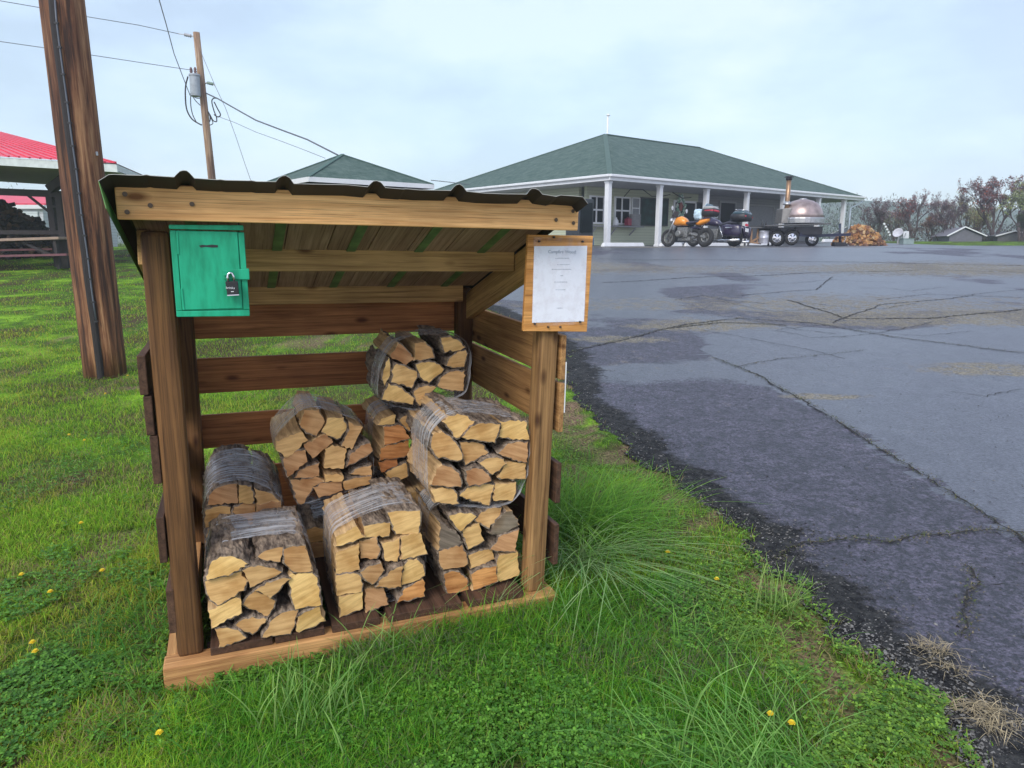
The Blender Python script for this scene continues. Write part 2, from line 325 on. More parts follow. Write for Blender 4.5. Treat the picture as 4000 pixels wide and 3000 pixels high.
grassm=attrmat('grass_blades',.5,.6); leafm=attrmat('leaves',.3,.5); drym=attrmat('dry_straw',.2,.8); stonem=attrmat('loose_stones',0,.7)
# ------------------------------------------------------------------ ground, asphalt
def vnoise(x,y,s,seed=0):
    r=np.random.default_rng(seed); T=r.random((64,64)); fx=x*s; fy=y*s; ix=np.floor(fx).astype(int); iy=np.floor(fy).astype(int); tx=fx-ix; ty=fy-iy
    tx=tx*tx*(3-2*tx); ty=ty*ty*(3-2*ty); g=lambda a,b:T[a%64,b%64]
    return (g(ix,iy)*(1-tx)+g(ix+1,iy)*tx)*(1-ty)+(g(ix,iy+1)*(1-tx)+g(ix+1,iy+1)*tx)*ty
def lawnmat():
    m,t,p,N,L=mat('lawn_soil_and_turf')
    tc=N('ShaderNodeTexCoord')
    n=N('ShaderNodeTexNoise'); n.inputs['Scale'].default_value=1.3; n.inputs['Detail'].default_value=9; n.inputs['Roughness'].default_value=.65; L(tc.outputs['Object'],n.inputs['Vector'])
    r=N('ShaderNodeValToRGB'); e=r.color_ramp.elements; e[0].position=.40; e[0].color=(.085,.065,.035,1); e[1].position=.52; e[1].color=(.075,.16,.018,1)
    m2=e.new(.66); m2.color=(.25,.44,.035,1)
    L(n.outputs[0],r.inputs[0]); 
    n3=N('ShaderNodeTexNoise'); n3.inputs['Scale'].default_value=60; n3.inputs['Detail'].default_value=6; L(tc.outputs['Object'],n3.inputs['Vector'])
    mx=N('ShaderNodeMix'); mx.data_type='RGBA'; mx.blend_type='MULTIPLY'; mx.inputs[0].default_value=.8
    r3=N('ShaderNodeValToRGB'); r3.color_ramp.elements[0].position=.35; r3.color_ramp.elements[0].color=(.4,.4,.4,1); r3.color_ramp.elements[1].position=.6; r3.color_ramp.elements[1].color=(1.3,1.3,1.3,1); L(n3.outputs[0],r3.inputs[0])
    L(r.outputs[0],mx.inputs[6]); L(r3.outputs[0],mx.inputs[7]); sa=N('ShaderNodeAttribute'); sa.attribute_name='soil'; so=N('ShaderNodeMix'); so.data_type='RGBA'; L(sa.outputs['Fac'],so.inputs[0]); L(mx.outputs[2],so.inputs[6])
    sr=N('ShaderNodeValToRGB'); sr.color_ramp.elements[0].position=.35; sr.color_ramp.elements[0].color=(.06,.04,.025,1); sr.color_ramp.elements[1].position=.65; sr.color_ramp.elements[1].color=(.30,.21,.13,1); L(n3.outputs[0],sr.inputs[0]); L(sr.outputs[0],so.inputs[7])
    L(so.outputs[2],p.inputs['Base Color']); p.inputs['Roughness'].default_value=.95; p.inputs['Specular IOR Level'].default_value=.1
    b=N('ShaderNodeBump'); b.inputs['Strength'].default_value=.8; b.inputs['Distance'].default_value=.03; L(n3.outputs[0],b.inputs['Height']); L(b.outputs[0],p.inputs['Normal'])
    return m
def gridmesh(name,X,Y,Z,mats,kind='structure',smooth=True):
    ny,nx=X.shape; me=bpy.data.meshes.new(name)
    v=np.stack([X,Y,Z],-1).reshape(-1,3)
    i=np.arange(ny*nx).reshape(ny,nx); f=np.stack([i[:-1,:-1],i[:-1,1:],i[1:,1:],i[1:,:-1]],-1).reshape(-1,4)
    me.vertices.add(len(v)); me.vertices.foreach_set('co',v.ravel()); me.loops.add(f.size); me.loops.foreach_set('vertex_index',f.ravel())
    me.polygons.add(len(f)); me.polygons.foreach_set('loop_start',np.arange(len(f))*4); me.polygons.foreach_set('use_smooth',np.ones(len(f),bool)); me.update(calc_edges=True); me.materials.append(mats)
    o=bpy.data.objects.new(name,me); col.objects.link(o); o['kind']=kind; return o
ys=np.concatenate([np.linspace(-3,8,170),np.linspace(8.2,50,160),np.geomspace(52,420,40)])
xs=np.concatenate([-np.geomspace(420,9,30),np.linspace(-8.6,9,260),np.geomspace(9.5,420,30)])
X,Y=np.meshgrid(xs,ys); Z=ground(X,Y)
Z=Z+.012*np.sin(X*5+1.3*np.sin(Y*3))*np.sin(Y*4.3)*(Y<9)
gridmesh('lawn',X,Y,Z-.006,lawnmat())
edge=[(2190,1790),(2130,1690),(2085,1625),(2030,1570),(1985,1515),(1920,1478),(1890,1432),(1830,1392),(1790,1345),(1735,1310),(1700,1262),(1650,1232),(1622,1190),(1605,1150),(1560,1128),(1515,1085),(1470,1062),(1430,1022),(1392,1008),(1345,962),(1300,918),(1262,884),(1232,843),(1216,795),(1200,755),(1150,712),(1060,668),(960,646),(900,605),(860,570)]
EP=np.array([g2(x,y) for x,y in edge]); o_=np.argsort(EP[:,1]); EP=EP[o_]
ey=np.concatenate([[-3],EP[:,1],[26,34,60]]); ex=np.concatenate([[EP[0,0]+ (EP[0,1]+3)*.9],EP[:,0],[-6.5,-11,-14]])
def xleft(y):
    y=np.asarray(y,float); return np.interp(y,ey,ex)+.035*np.sin(y*9)+.02*np.sin(y*23+1)+.012*np.sin(y*61)
ys=np.concatenate([np.linspace(-3,1,10),np.linspace(1.05,8,260),np.linspace(8.2,46,130)])
t=np.concatenate([[0,.0006,.0015,.003],np.linspace(.005,.2,60),np.linspace(.21,1,40)])
xr=np.interp(ys,[0,23.6,26,31,46],[60,60,42,20,17])
X=xleft(ys)[:,None]+(xr-xleft(ys))[:,None]*t[None]; Y=np.repeat(ys[:,None],len(t),1)
Z=ground(X,Y)+.014*np.clip((X-xleft(ys)[:,None])/.10,0,1)+.004*np.sin(X*7+np.sin(Y*5))*np.sin(Y*6)*(Y<8)
def asphalt():
    m,t,p,N,L=mat('wet_asphalt')
    tc=N('ShaderNodeTexCoord')
    def noise(s,d=6,ro=.6,ms=None,lo=None):
        n=N('ShaderNodeTexNoise'); n.inputs['Scale'].default_value=s; n.inputs['Detail'].default_value=d; n.inputs['Roughness'].default_value=ro
        mp=N('ShaderNodeMapping'); mp.inputs['Scale'].default_value=ms or (1,1,1); mp.inputs['Location'].default_value=lo or (0,0,0); L(tc.outputs['Object'],mp.inputs[0]); L(mp.outputs[0],n.inputs['Vector']); return n
    def ramp(n,p0,c0,p1,c1):
        r=N('ShaderNodeValToRGB'); e=r.color_ramp.elements; e[0].position=p0; e[0].color=c0; e[1].position=p1; e[1].color=c1; L(n,r.inputs[0]); return r.outputs[0]
    def math_(op,a,b):
        q=N('ShaderNodeMath'); q.operation=op
        for i,x in enumerate((a,b)):
            if isinstance(x,(int,float)): q.inputs[i].default_value=x
            else: L(x,q.inputs[i])
        return q.outputs[0]
    def mix(f,a,b,bl='MIX'):
        q=N('ShaderNodeMix'); q.data_type='RGBA'; q.blend_type=bl
        if isinstance(f,(int,float)): q.inputs[0].default_value=f
        else: L(f,q.inputs[0])
        L(a,q.inputs[6]); L(b,q.inputs[7]); return q.outputs[2]
    g=lambda x:(x,x,x,1)
    at_=N('ShaderNodeAttribute'); at_.attribute_name='wear'; sp=N('ShaderNodeSeparateColor'); L(at_.outputs['Color'],sp.inputs[0]); EDG,WORN,WET=sp.outputs
    fine=noise(48,4,.85).outputs[0]; agg=noise(17,6,.82).outputs[0]; mid=noise(5,8,.7).outputs[0]; big=noise(.9,5,.6,(1,1.3,1)).outputs[0]; chip=noise(11,7,.8,(1,1,1),(2,2,2)).outputs[0]
    base=ramp(mid,.35,(.016,.014,.021,1),.7,(.052,.045,.064,1)); sm=ramp(mid,.3,(.050,.054,.064,1),.7,(.082,.088,.104,1))
    wetm=ramp(math_('ADD',WET,math_('MULTIPLY',math_('SUBTRACT',big,.5),1.1)),.42,g(0),.56,g(1))
    c=mix(wetm,base,sm)
    fr=mix(wetm,ramp(fine,.42,g(.06),.58,g(2.6)),ramp(fine,.38,g(.42),.62,g(1.6))); c=mix(1,c,fr,'MULTIPLY')
    c=mix(1,c,mix(wetm,ramp(agg,.44,g(.12),.50,g(1.2)),ramp(agg,.36,g(.40),.44,g(1.05))),'MULTIPLY')
    wz=math_('MULTIPLY',ramp(math_('ADD',WORN,math_('MULTIPLY',math_('SUBTRACT',mid,.5),1.2)),.16,g(0),.40,g(1)),ramp(chip,.41,g(0),.50,g(1)))
    c=mix(wz,c,ramp(fine,.36,(.03,.028,.024,1),.62,(.33,.30,.23,1)))
    ez=ramp(math_('ADD',EDG,math_('MULTIPLY',math_('SUBTRACT',chip,.5),1.0)),.35,g(0),.55,g(1))
    c=mix(ez,c,ramp(agg,.42,(.005,.005,.005,1),.66,(.055,.055,.052,1)))
    L(c,p.inputs['Base Color'])
    ro=mix(wetm,ramp(big,0,g(.48),1,g(.40)),ramp(big,0,g(.34),1,g(.28))); dryf=math_('MAXIMUM',wz,ez); ro=mix(dryf,ro,ramp(big,0,g(.7),1,g(.7)))
    L(ro,p.inputs['Roughness']); L(ramp(dryf,0,g(.85),1,g(.2)),p.inputs['Specular IOR Level']); p.inputs['Specular Tint'].default_value=(.92,.93,1,1)
    b=N('ShaderNodeBump'); b.inputs['Distance'].default_value=.009; L(mix(wetm,ramp(big,0,g(.9),1,g(.9)),ramp(big,0,g(.35),1,g(.35))),b.inputs['Strength'])
    vo=N('ShaderNodeTexVoronoi'); vo.inputs['Scale'].default_value=55; L(tc.outputs['Object'],vo.inputs['Vector'])
    L(math_('ADD',math_('ADD',fine,agg),vo.outputs['Distance']),b.inputs['Height']); L(b.outputs[0],p.inputs['Normal'])
    return m
lot=gridmesh('parking_lot',X,Y,Z,asphalt())
def seglines(px,Xg,Yg):
    P_=np.array([g2(a,b)[:2] for a,b in px]); best=np.full(Xg.shape,9.); side=np.zeros(Xg.shape)
    for a,b in zip(P_[:-1],P_[1:]):
        d=b-a; L2=(d**2).sum(); t=np.clip(((Xg-a[0])*d[0]+(Yg-a[1])*d[1])/L2,0,1); dx=Xg-a[0]-t*d[0]; dy=Yg-a[1]-t*d[1]; q=np.hypot(dx,dy); m_=q<best; best=np.where(m_,q,best); side=np.where(m_,np.sign(d[0]*dy-d[1]*dx),side)
    return best,side
wx_=X-xleft(Y); EDG=np.exp(-(wx_/ (.24+.2*vnoise(Y,Y*0,1.3,4)))**2)
_,sd1=seglines([(1540,775),(1650,820),(1800,905),(1930,990),(2100,1100),(2300,1230)],X,Y)
WET=np.where(sd1>0,1.,0.)*(Y<8.4)
WET=np.clip(WET+ np.clip((Y-5.9)/1.2,0,1)*np.clip(vnoise(X,Y,.6,12)*2.0-.35,0,1)*.9+ .35*(Y>11),0,1)
WORN=np.zeros(X.shape)
for (a,b_),rx,ry in (((1500,705),.9,.28),((1700,665),1.1,.5),((1330,735),.6,.16),((1900,690),1.2,.55),((2050,640),1.6,.9),((2190,690),1.2,.6),((1650,620),1.4,.6),((2150,800),.7,.3),((1780,860),.35,.10),((1760,1390),.01,.01)):
    q=g2(a,b_); WORN=np.maximum(WORN,np.exp(-(((X-q[0])/rx)**2+((Y-q[1])/ry)**2)))
WORN=np.clip(WORN+.25*(vnoise(X,Y,.8,15)-.5),0,1); WORN=np.where(Y>11,np.clip(vnoise(X*.5,Y,.35,16)-.35,0,1)*.9,WORN)
a_=lot.data.color_attributes.new('wear','FLOAT_COLOR','POINT'); a_.data.foreach_set('color',np.stack([EDG,WORN,WET,np.ones(X.shape)],-1).astype(np.float32).ravel())
crackm=two('crack_dirt',(.008,.008,.008),(.03,.026,.02),40)
mossm=two('crack_moss',(.02,.03,.01),(.09,.11,.05),40)
def ribbon(pts,wd,name,mt,seg=.06,jit=.02):
    P=[np.array(g2(x,y)) for x,y in pts]; Q=[]
    for a,b in zip(P[:-1],P[1:]):
        n=max(2,int(np.linalg.norm(b-a)/seg))
        for i in range(n): Q.append(a+(b-a)*i/n)
    Q.append(P[-1]); Q=np.array(Q); n=len(Q)
    off=np.cumsum(rng.normal(0,jit*.5,n))*.5+rng.normal(0,jit*.35,n); off-=np.linspace(off[0],off[-1],n)
    d=np.gradient(Q,axis=0); d/=np.linalg.norm(d[:,:2],axis=1)[:,None]+1e-9; nn=np.stack([-d[:,1],d[:,0]],-1)
    c=Q[:,:2]+nn*off[:,None]; ww=wd*(.35+rng.random(n)*.9); ww[0]=ww[-1]=.002
    mb=MB(); vs=[]
    for i in range(n):
        for s in(-1,1):
            p=c[i]+nn[i]*s*ww[i]/2; vs.append((p[0],p[1],float(ground(p[0],p[1]))+.0205))
    mb.add(vs,[(2*i,2*i+2,2*i+3,2*i+1) for i in range(n-1)])
    mb.build(name,mt,lot)
cracks=[([(1540,775),(1590,795),(1650,820),(1740,870),(1800,905),(1870,950),(1930,990),(2010,1040),(2100,1100),(2212,1172),(2300,1230)],.022),
([(1590,795),(1680,778),(1790,768),(1870,758)],.012),
([(1675,1222),(1700,1195),(1740,1180),(1830,1168),(1920,1175),(2000,1160),(2130,1150),(2230,1160)],.018),
([(2085,1225),(2105,1262),(2085,1300),(2090,1350),(2075,1385)],.012),([(2130,1270),(2170,1268)],.010),
([(1220,765),(1330,738),(1440,712),(1560,700),(1700,705)],.03),([(1440,712),(1600,690),(1760,700),(1930,730),(2212,765)],.03),
([(1300,612),(1500,600),(1760,590),(1990,585),(2212,590)],.05),([(1600,640),(1760,628),(1800,600)],.03),([(1700,650),(1830,690),(2000,690),(2212,670)],.04),
([(1290,560),(1700,566),(2212,575)],.06),([(1800,700),(1900,660),(2100,640),(2212,645)],.03),([(2050,850),(2130,860),(2212,845)],.012)]
rc=random.Random(77)
for k in range(16):
    y0_=rc.choice([565,585,605,625,650,680,715,740]); x_=rc.uniform(1300,2050); n_=rc.randint(3,5); pp_=[(x_,y0_)]
    for q in range(n_): pp_.append((pp_[-1][0]+rc.uniform(50,110),pp_[-1][1]+rc.uniform(-1,1)*(y0_-530)*.12))
    cracks.append((pp_,.012+.010*rc.random()))
for pts,wd in cracks: ribbon(pts,wd*.8,'crack',crackm,seg=.04,jit=.024)
def crackbits():
    parts=[]
    for ci,dn in ((0,900),(1,120),(2,420),(3,200),(5,700),(6,700),(9,300)):
        pts=[np.array(g2(a,b)) for a,b in cracks[ci][0]]; L_=np.array([np.linalg.norm(b-a) for a,b in zip(pts[:-1],pts[1:])]); k=rng.choice(len(L_),dn,p=L_/L_.sum()); t=rng.random(dn)[:,None]
        A=np.array(pts[:-1])[k];B=np.array(pts[1:])[k]; P=A+(B-A)*t; P[:,:2]+=rng.normal(0,.022,(dn,2)); P[:,2]=ground(P[:,0],P[:,1])+.018
        cc=np.where(rng.random((dn,1))<.45,np.array([.16,.20,.06]),np.array([.26,.22,.14]))*rng.uniform(.3,1,(dn,1))
        parts.append(blades(P,rng.uniform(.004,.016,dn),rng.uniform(.003,.009,dn),rng.uniform(0,6.28,dn),rng.uniform(.8,2.2,dn),cc))
    o=fastmesh('crack_weeds',*join(parts),drym); tag(o,'tiny weeds and grit caught along the asphalt cracks','weeds',kind='stuff')
LATE=crackbits
ribbon(cracks[0][0][2:],.05,'crack_moss',mossm,seg=.3,jit=.02) if False else None
def soilmask(x,y):
    e=xleft(y)-x
    a=np.clip((vnoise(x,y,4.2,41)*.6+vnoise(x,y,11,42)*.4-.52)*7,0,1)*np.exp(-(np.clip(e-.12,0,9)/.38)**2)*(e>0)*(y<9)
    b=np.clip((vnoise(x,y,1.9,43)*.55+vnoise(x,y,7,44)*.45-.69)*9,0,1)*(y<9)*.8
    return np.clip(np.maximum(a,b),0,1)
LW=bpy.data.objects['lawn'].data; co=np.empty(len(LW.vertices)*3,np.float32); LW.vertices.foreach_get('co',co); co=co.reshape(-1,3)
sm_=soilmask(co[:,0],co[:,1]); ca=LW.color_attributes.new('soil','FLOAT_COLOR','POINT'); ca.data.foreach_set('color',np.repeat(sm_[:,None],4,1).astype(np.float32).ravel())
# ------------------------------------------------------------------ fast vegetation meshes
def fastmesh(name,v,faces_sizes,loops,colr,mt,smooth=True):
    me=bpy.data.meshes.new(name); me.vertices.add(len(v)); me.vertices.foreach_set('co',np.ascontiguousarray(v,np.float32).ravel())
    me.loops.add(len(loops)); me.loops.foreach_set('vertex_index',loops.astype(np.int32))
    me.polygons.add(len(faces_sizes)); st=np.concatenate([[0],np.cumsum(faces_sizes)[:-1]]); me.polygons.foreach_set('loop_start',st.astype(np.int32))
    me.polygons.foreach_set('use_smooth',np.full(len(faces_sizes),smooth)); me.update(calc_edges=True)
    a=me.color_attributes.new('col','FLOAT_COLOR','POINT'); c4=np.ones((len(v),4),np.float32); c4[:,:3]=colr; a.data.foreach_set('color',c4.ravel())
    me.materials.append(mt); o=bpy.data.objects.new(name,me); col.objects.link(o); return o
def blades(P,h,wd,ang,bend,colr,nseg=2):
    """P (n,3) roots; returns verts, sizes, loops, colours"""
    n=len(P); dirn=np.stack([np.cos(ang),np.sin(ang),np.zeros(n)],-1); fa=ang+np.pi/2+rng.normal(0,.5,n); side=np.stack([np.cos(fa),np.sin(fa),np.zeros(n)],-1)
    V=[];C=[]
    for k in range(nseg+1):
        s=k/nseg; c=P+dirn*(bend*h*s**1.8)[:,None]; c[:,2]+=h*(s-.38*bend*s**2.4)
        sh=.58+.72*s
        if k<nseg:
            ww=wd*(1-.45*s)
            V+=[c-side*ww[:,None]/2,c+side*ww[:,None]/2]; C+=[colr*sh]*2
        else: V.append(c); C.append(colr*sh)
    nv=2*nseg+1; V=np.stack(V,1).reshape(-1,3); C=np.stack(C,1).reshape(-1,3)
    lo=[]
    for k in range(nseg-1): lo+=[2*k,2*k+1,2*k+3,2*k+2]
    lo+=[2*nseg-2,2*nseg-1,2*nseg]; sz=[4]*(nseg-1)+[3]
    loops=(np.arange(n)[:,None]*nv+np.array(lo)[None]).ravel(); sizes=np.tile(sz,n)
    return V,sizes,loops,np.clip(C,0,1)
def join(parts):
    V=[];S=[];Lp=[];C=[];b=0
    for v,s,l,c in parts: V.append(v);S.append(s);Lp.append(l+b);C.append(c);b+=len(v)
    return np.concatenate(V),np.concatenate(S),np.concatenate(Lp),np.concatenate(C)
def scatter(n,u0,u1,v0,v1):
    u=rng.uniform(u0,u1,n); v=rng.uniform(v0,v1,n); a=(u-2000)/F; b=(v-1500)/F; c,s=math.cos(PITCH),math.sin(PITCH)
    D=np.stack([a,c-b*s,-s-b*c],-1); t=np.full(n,.5); done=np.zeros(n,bool); tt=.9; res=np.full(n,np.nan); prev=tt
    while tt<70:
        P=CAM+D*tt; hit=(P[:,2]<=ground(P[:,0],P[:,1]))&~done; res[hit]=tt; done|=hit; tt*=1.02
    lo=res/1.02; hi=res.copy()
    for _ in range(12):
        m=(lo+hi)/2; P=CAM+D*m[:,None]; bl=P[:,2]<=ground(P[:,0],P[:,1]); hi=np.where(bl,m,hi); lo=np.where(bl,lo,m)
    P=CAM+D*hi[:,None]; P=P[done]; return P
def lawnmask(P,marg=0.0):
    loc=(P-SH.T)@SH.R; inside=(loc[:,0]>-.06)&(loc[:,0]<1.55)&(loc[:,1]>-.06)&(loc[:,1]<1.2)
    return (P[:,0]<xleft(P[:,1])+marg)&~inside
def farfield(P): return (P[:,1]>np.interp(P[:,0],[5,20,42,60],[60,31,25.5,23.8]))
def shdist(P):
    loc=(P-SH.T)@SH.R; dx=np.maximum(np.maximum(-.05-loc[:,0],loc[:,0]-1.55),0); dy=np.maximum(np.maximum(-.06-loc[:,1],loc[:,1]-1.2),0); return np.hypot(dx,dy),loc
P=np.concatenate([scatter(330000,-700,4700,955,3350),scatter(90000,-500,3800,2000,3300),scatter(60000,-500,1200,1100,2500)])
lm=lawnmask(P,rng.normal(0,.05,len(P)))|farfield(P); P=P[lm]
n=len(P); dist=np.hypot(P[:,0],P[:,1]); x,y=P[:,0],P[:,1]
a1=vnoise(x,y,1.1,1); a2=vnoise(x,y,3.3,2); a3=vnoise(x,y,9,3); patch=.5*a1+.3*a2+.2*a3
thin=(patch<.36)&(rng.random(n)<.72); edg=xleft(y)-x
thin|=(edg<.5)&(edg>-1)&(dist<8)&(rng.random(n)<.55)
thin|=(rng.random(n)<soilmask(x,y)*.9)
P=P[~thin]; patch=patch[~thin]; edg=edg[~thin]; a2=a2[~thin]; n=len(P); dist=np.hypot(P[:,0],P[:,1]); x,y=P[:,0],P[:,1]
ds,loc=shdist(P)
h=rng.uniform(.022,.055,n)*(1+.7*np.clip(patch-.4,0,1)); 
near=np.exp(-(ds/.22)**2); h*=1+1.6*near*rng.random(n)
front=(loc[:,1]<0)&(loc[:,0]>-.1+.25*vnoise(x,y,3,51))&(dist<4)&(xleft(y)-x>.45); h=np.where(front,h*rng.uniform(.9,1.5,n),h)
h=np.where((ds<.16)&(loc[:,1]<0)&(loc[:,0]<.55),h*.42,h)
h=np.where((dist>30)&(P[:,0]>14)&(P[:,1]>40),h*5,h)
wd=np.maximum(rng.uniform(.0022,.0048,n),dist*.00062)
c0=np.array([.12,.33,.014]);c1=np.array([.45,.70,.05]);c2=np.array([.56,.58,.07]);c3=np.array([.50,.40,.18])
mixv=np.clip(rng.normal(.42,.28,n)+.5*(patch-.5)+.12*np.clip(dist/8,0,1),0,1)[:,None]
C=c0*(1-mixv)+c1*mixv
yel=np.clip((vnoise(x,y,1.7,9)-.45)*2.6,0,1)*(x<-.6); q=(rng.random(n)<(.14+.5*yel))[:,None]; C=np.where(q,c2*rng.uniform(.6,1.05,(n,1)),C)
q=(rng.random(n)<.07+.30*((edg<.6)&(edg>-.2))+.35*np.clip((vnoise(x,y,2.9,17)-.62)*5,0,1))[:,None]; C=np.where(q,c3*rng.uniform(.5,1,(n,1)),C)
dk=((front)&(rng.random(n)<.5))[:,None]; C=np.where(dk,C*np.array([.5,.78,.7]),C); C=np.where((front&(loc[:,0]>.1))[:,None],C*np.array([.68,.84,.95]),C)  # front blades darker green, with deep shade between blades put into the colour
C*=rng.uniform(.75,1.2,(n,1))
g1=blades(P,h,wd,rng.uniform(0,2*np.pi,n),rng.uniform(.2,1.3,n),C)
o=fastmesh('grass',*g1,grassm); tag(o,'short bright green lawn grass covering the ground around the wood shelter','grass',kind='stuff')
SHL=lambda P:(P-SH.T)@SH.R
# longer loose blades round the shelter and in front
P=scatter(26000,300,3300,1750,3250); P=P[lawnmask(P,-.02)]; ds,loc=shdist(P)
keep=(rng.random(len(P))<np.exp(-(ds/.30)**2)*np.where(SHL(P)[:,0]>1.5,.8,.28)+.03); P=P[keep]; ds=ds[keep]; loc=loc[keep]; n=len(P)
h=rng.uniform(.05,.13,n)*np.where(loc[:,0]>1.5,1.7,1.0); mixv=rng.random((n,1)); C=(np.array([.07,.23,.03])*(1-mixv)+np.array([.20,.42,.06])*mixv)*rng.uniform(.8,1.2,(n,1))
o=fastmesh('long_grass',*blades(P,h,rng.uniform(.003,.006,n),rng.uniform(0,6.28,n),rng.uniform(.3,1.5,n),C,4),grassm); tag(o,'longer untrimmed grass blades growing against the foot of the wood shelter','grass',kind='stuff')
LATE()
# clover and small broad leaves
def leaves(P,size,tilt,C,k=5,lobes=3,asp=.8):
    n=len(P); V=[];S=[];Lp=[];CC=[];b=0
    for lb in range(lobes):
        az=rng.uniform(0,6.28,n) if lobes==1 else LB0+lb*2*np.pi/lobes+rng.normal(0,.15,n)
        d=np.stack([np.cos(az),np.sin(az),tilt*rng.uniform(-.3,1,n)],-1); sd_=np.stack([-np.sin(az),np.cos(az),rng.normal(0,.25,n)],-1)
        prof=[(0,0),(.45,-.5*asp),(.85,-.42*asp),(1,0),(.85,.42*asp),(.45,.5*asp)]
        vs=np.stack([P+d*(a*size)[:,None]+sd_*(bb*size)[:,None] for a,bb in prof],1).reshape(-1,3)
        V.append(vs); CC.append(np.repeat(C*rng.uniform(.85,1.15,(n,1)),6,0)); Lp.append((np.arange(n)[:,None]*6+np.arange(6)[None]).ravel()+b); S.append(np.full(n,6)); b+=n*6
    return np.concatenate(V),np.concatenate(S),np.concatenate(Lp),np.clip(np.concatenate(CC),0,1)
P=np.concatenate([scatter(60000,-200,4300,2150,3300),scatter(30000,2150,4200,1500,3000),scatter(12000,-200,1000,1700,2700)])
P=P[lawnmask(P,.03)]; cl=.6*vnoise(P[:,0],P[:,1],2.3,21)+.4*vnoise(P[:,0],P[:,1],6,22); edg=xleft(P[:,1])-P[:,0]
P=P[((cl>.54)|((edg<.45)&(rng.random(len(P))<.30)))&(rng.random(len(P))>soilmask(P[:,0],P[:,1])*.85)]; n=len(P); LB0=rng.uniform(0,6.28,n)
edg=xleft(P[:,1])-P[:,0]
P[:,2]+=rng.uniform(.01,.045,n); mixv=rng.random((n,1)); C=np.array([.05,.18,.02])*(1-mixv)+np.array([.17,.38,.045])*mixv
C=np.where((edg<.5)[:,None],C*np.array([1.35,1.05,1.0]),C)*rng.uniform(.6,1.25,(n,1))
o=fastmesh('clover',*leaves(P,rng.uniform(.006,.013,n),.5,C),leafm,False); tag(o,'low clover and small weeds mixed through the lawn and along the asphalt edge','clover',kind='stuff')
# loose gravel along the asphalt edge
P=scatter(110000,2150,4300,1350,3300); e_=P[:,0]-xleft(P[:,1]); P=P[(e_>-.02)&(rng.random(len(P))<np.exp(-(np.clip(e_,0,9)/.26)**2)*.75+.02)]; n=len(P); P[:,2]+=.014
s=rng.uniform(.002,.010,n)*rng.uniform(.35,1,n); base=np.array([(0,0,1),(1,0,0),(0,1,0),(-1,0,0),(0,-1,0)],float)
rot=rng.uniform(0,6.28,n); cs,sn=np.cos(rot),np.sin(rot); V=[]
for bx,by,bz in base:
    jx=bx+rng.normal(0,.25,n); jy=by+rng.normal(0,.25,n); jz=bz*.7+rng.normal(0,.1,n)
    V.append(P+np.stack([(jx*cs-jy*sn)*s,(jx*sn+jy*cs)*s,jz*s],-1))
V=np.stack(V,1).reshape(-1,3); lo=np.array([0,1,2,0,2,3,0,3,4,0,4,1]); C=np.repeat(rng.uniform(.05,.42,(n,1))**1.8*np.array([1,.97,.93]),5,0)
o=fastmesh('gravel',V,np.full(n*4,3),(np.arange(n)[:,None]*5+lo[None]).ravel(),C,stonem,False); tag(o,'loose dark gravel crumbled along the asphalt edge','gravel',kind='stuff')
# ------------------------------------------------------------------ firewood shelter
S=empty('firewood_shelter',SH.M,'open fronted timber firewood shelter with slatted sides and a sloping ribbed roof','firewood shelter')
def board(name,p0,p1,wd,ht,mt,parent=S,bevel=.003,up=(0,0,1),label=None):
    """box board whose own X axis runs p0->p1 (wd across, ht along up)"""
    p0=Vector(p0);p1=Vector(p1);d=(p1-p0);Ln=d.length;d.normalize();s_=Vector(up).cross(d).normalized(); u=d.cross(s_)
    Mx=Matrix((d,s_,u)).transposed().to_4x4(); Mx.translation=(p0+p1)/2
    b=MB(); nseg=1
    b.box((0,0,0),(Ln,wd,ht)); o=b.build(name,mt,parent,M=Mx,bevel=bevel)
    if label: o['label']=label
    return o
pw=.089; Wx=1.502; D=1.126
def col_post(name,p0,p1,mt,label=None): return board(name,p0,p1,pw,pw,mt,bevel=.017,up=(0,1,0),label=label)
zt=1.66
col_post('post',(.045,.045,.10),(.045,.045,zt),Wd['post'])
col_post('post',(Wx-.045,.045,.10),(Wx-.045+.035,.045,zt),Wd['postr'])
col_post('post',(.045,D-.045,.08),(.045,D-.045,1.385),Wd['post'])
col_post('post',(Wx-.045,D-.045,.08),(Wx-.045,D-.045,1.385),Wd['post'])
# header beam, from its four corners in the picture, on the plane y=-.155
yb=-.145
tl=un(SH,CA,205,250,1,yb); bl=un(SH,CA,240,570,1,yb); tr=un(SH,CB,2022,418,1,yb); br_=un(SH,CB,2005,665,1,yb)
hb=(tl[2]-bl[2]+tr[2]-br_[2])/2
board('header_beam',((tl[0]+bl[0])/2,yb+.02,(tl[2]+bl[2])/2),((tr[0]+br_[0])/2,yb+.02,(tr[2]+br_[2])/2),.04,hb,Wd['beam'],bevel=.004,label='pale new lumber header across the front')
for cx,cy,c in [(305,350,CA),(525,448,CA),(325,505,CA),(885,437,CA),(1963,497,CB),(1817,572,CB),(1967,600,CB)]:
    p=un(SH,c,cx,cy,1,yb-.002); b=MB(); b.lathe([(0,0),(.0065,0),(.0075,.0025),(0,.003)],p,(0,-1,0),10); b.build('screw',screwm,S)
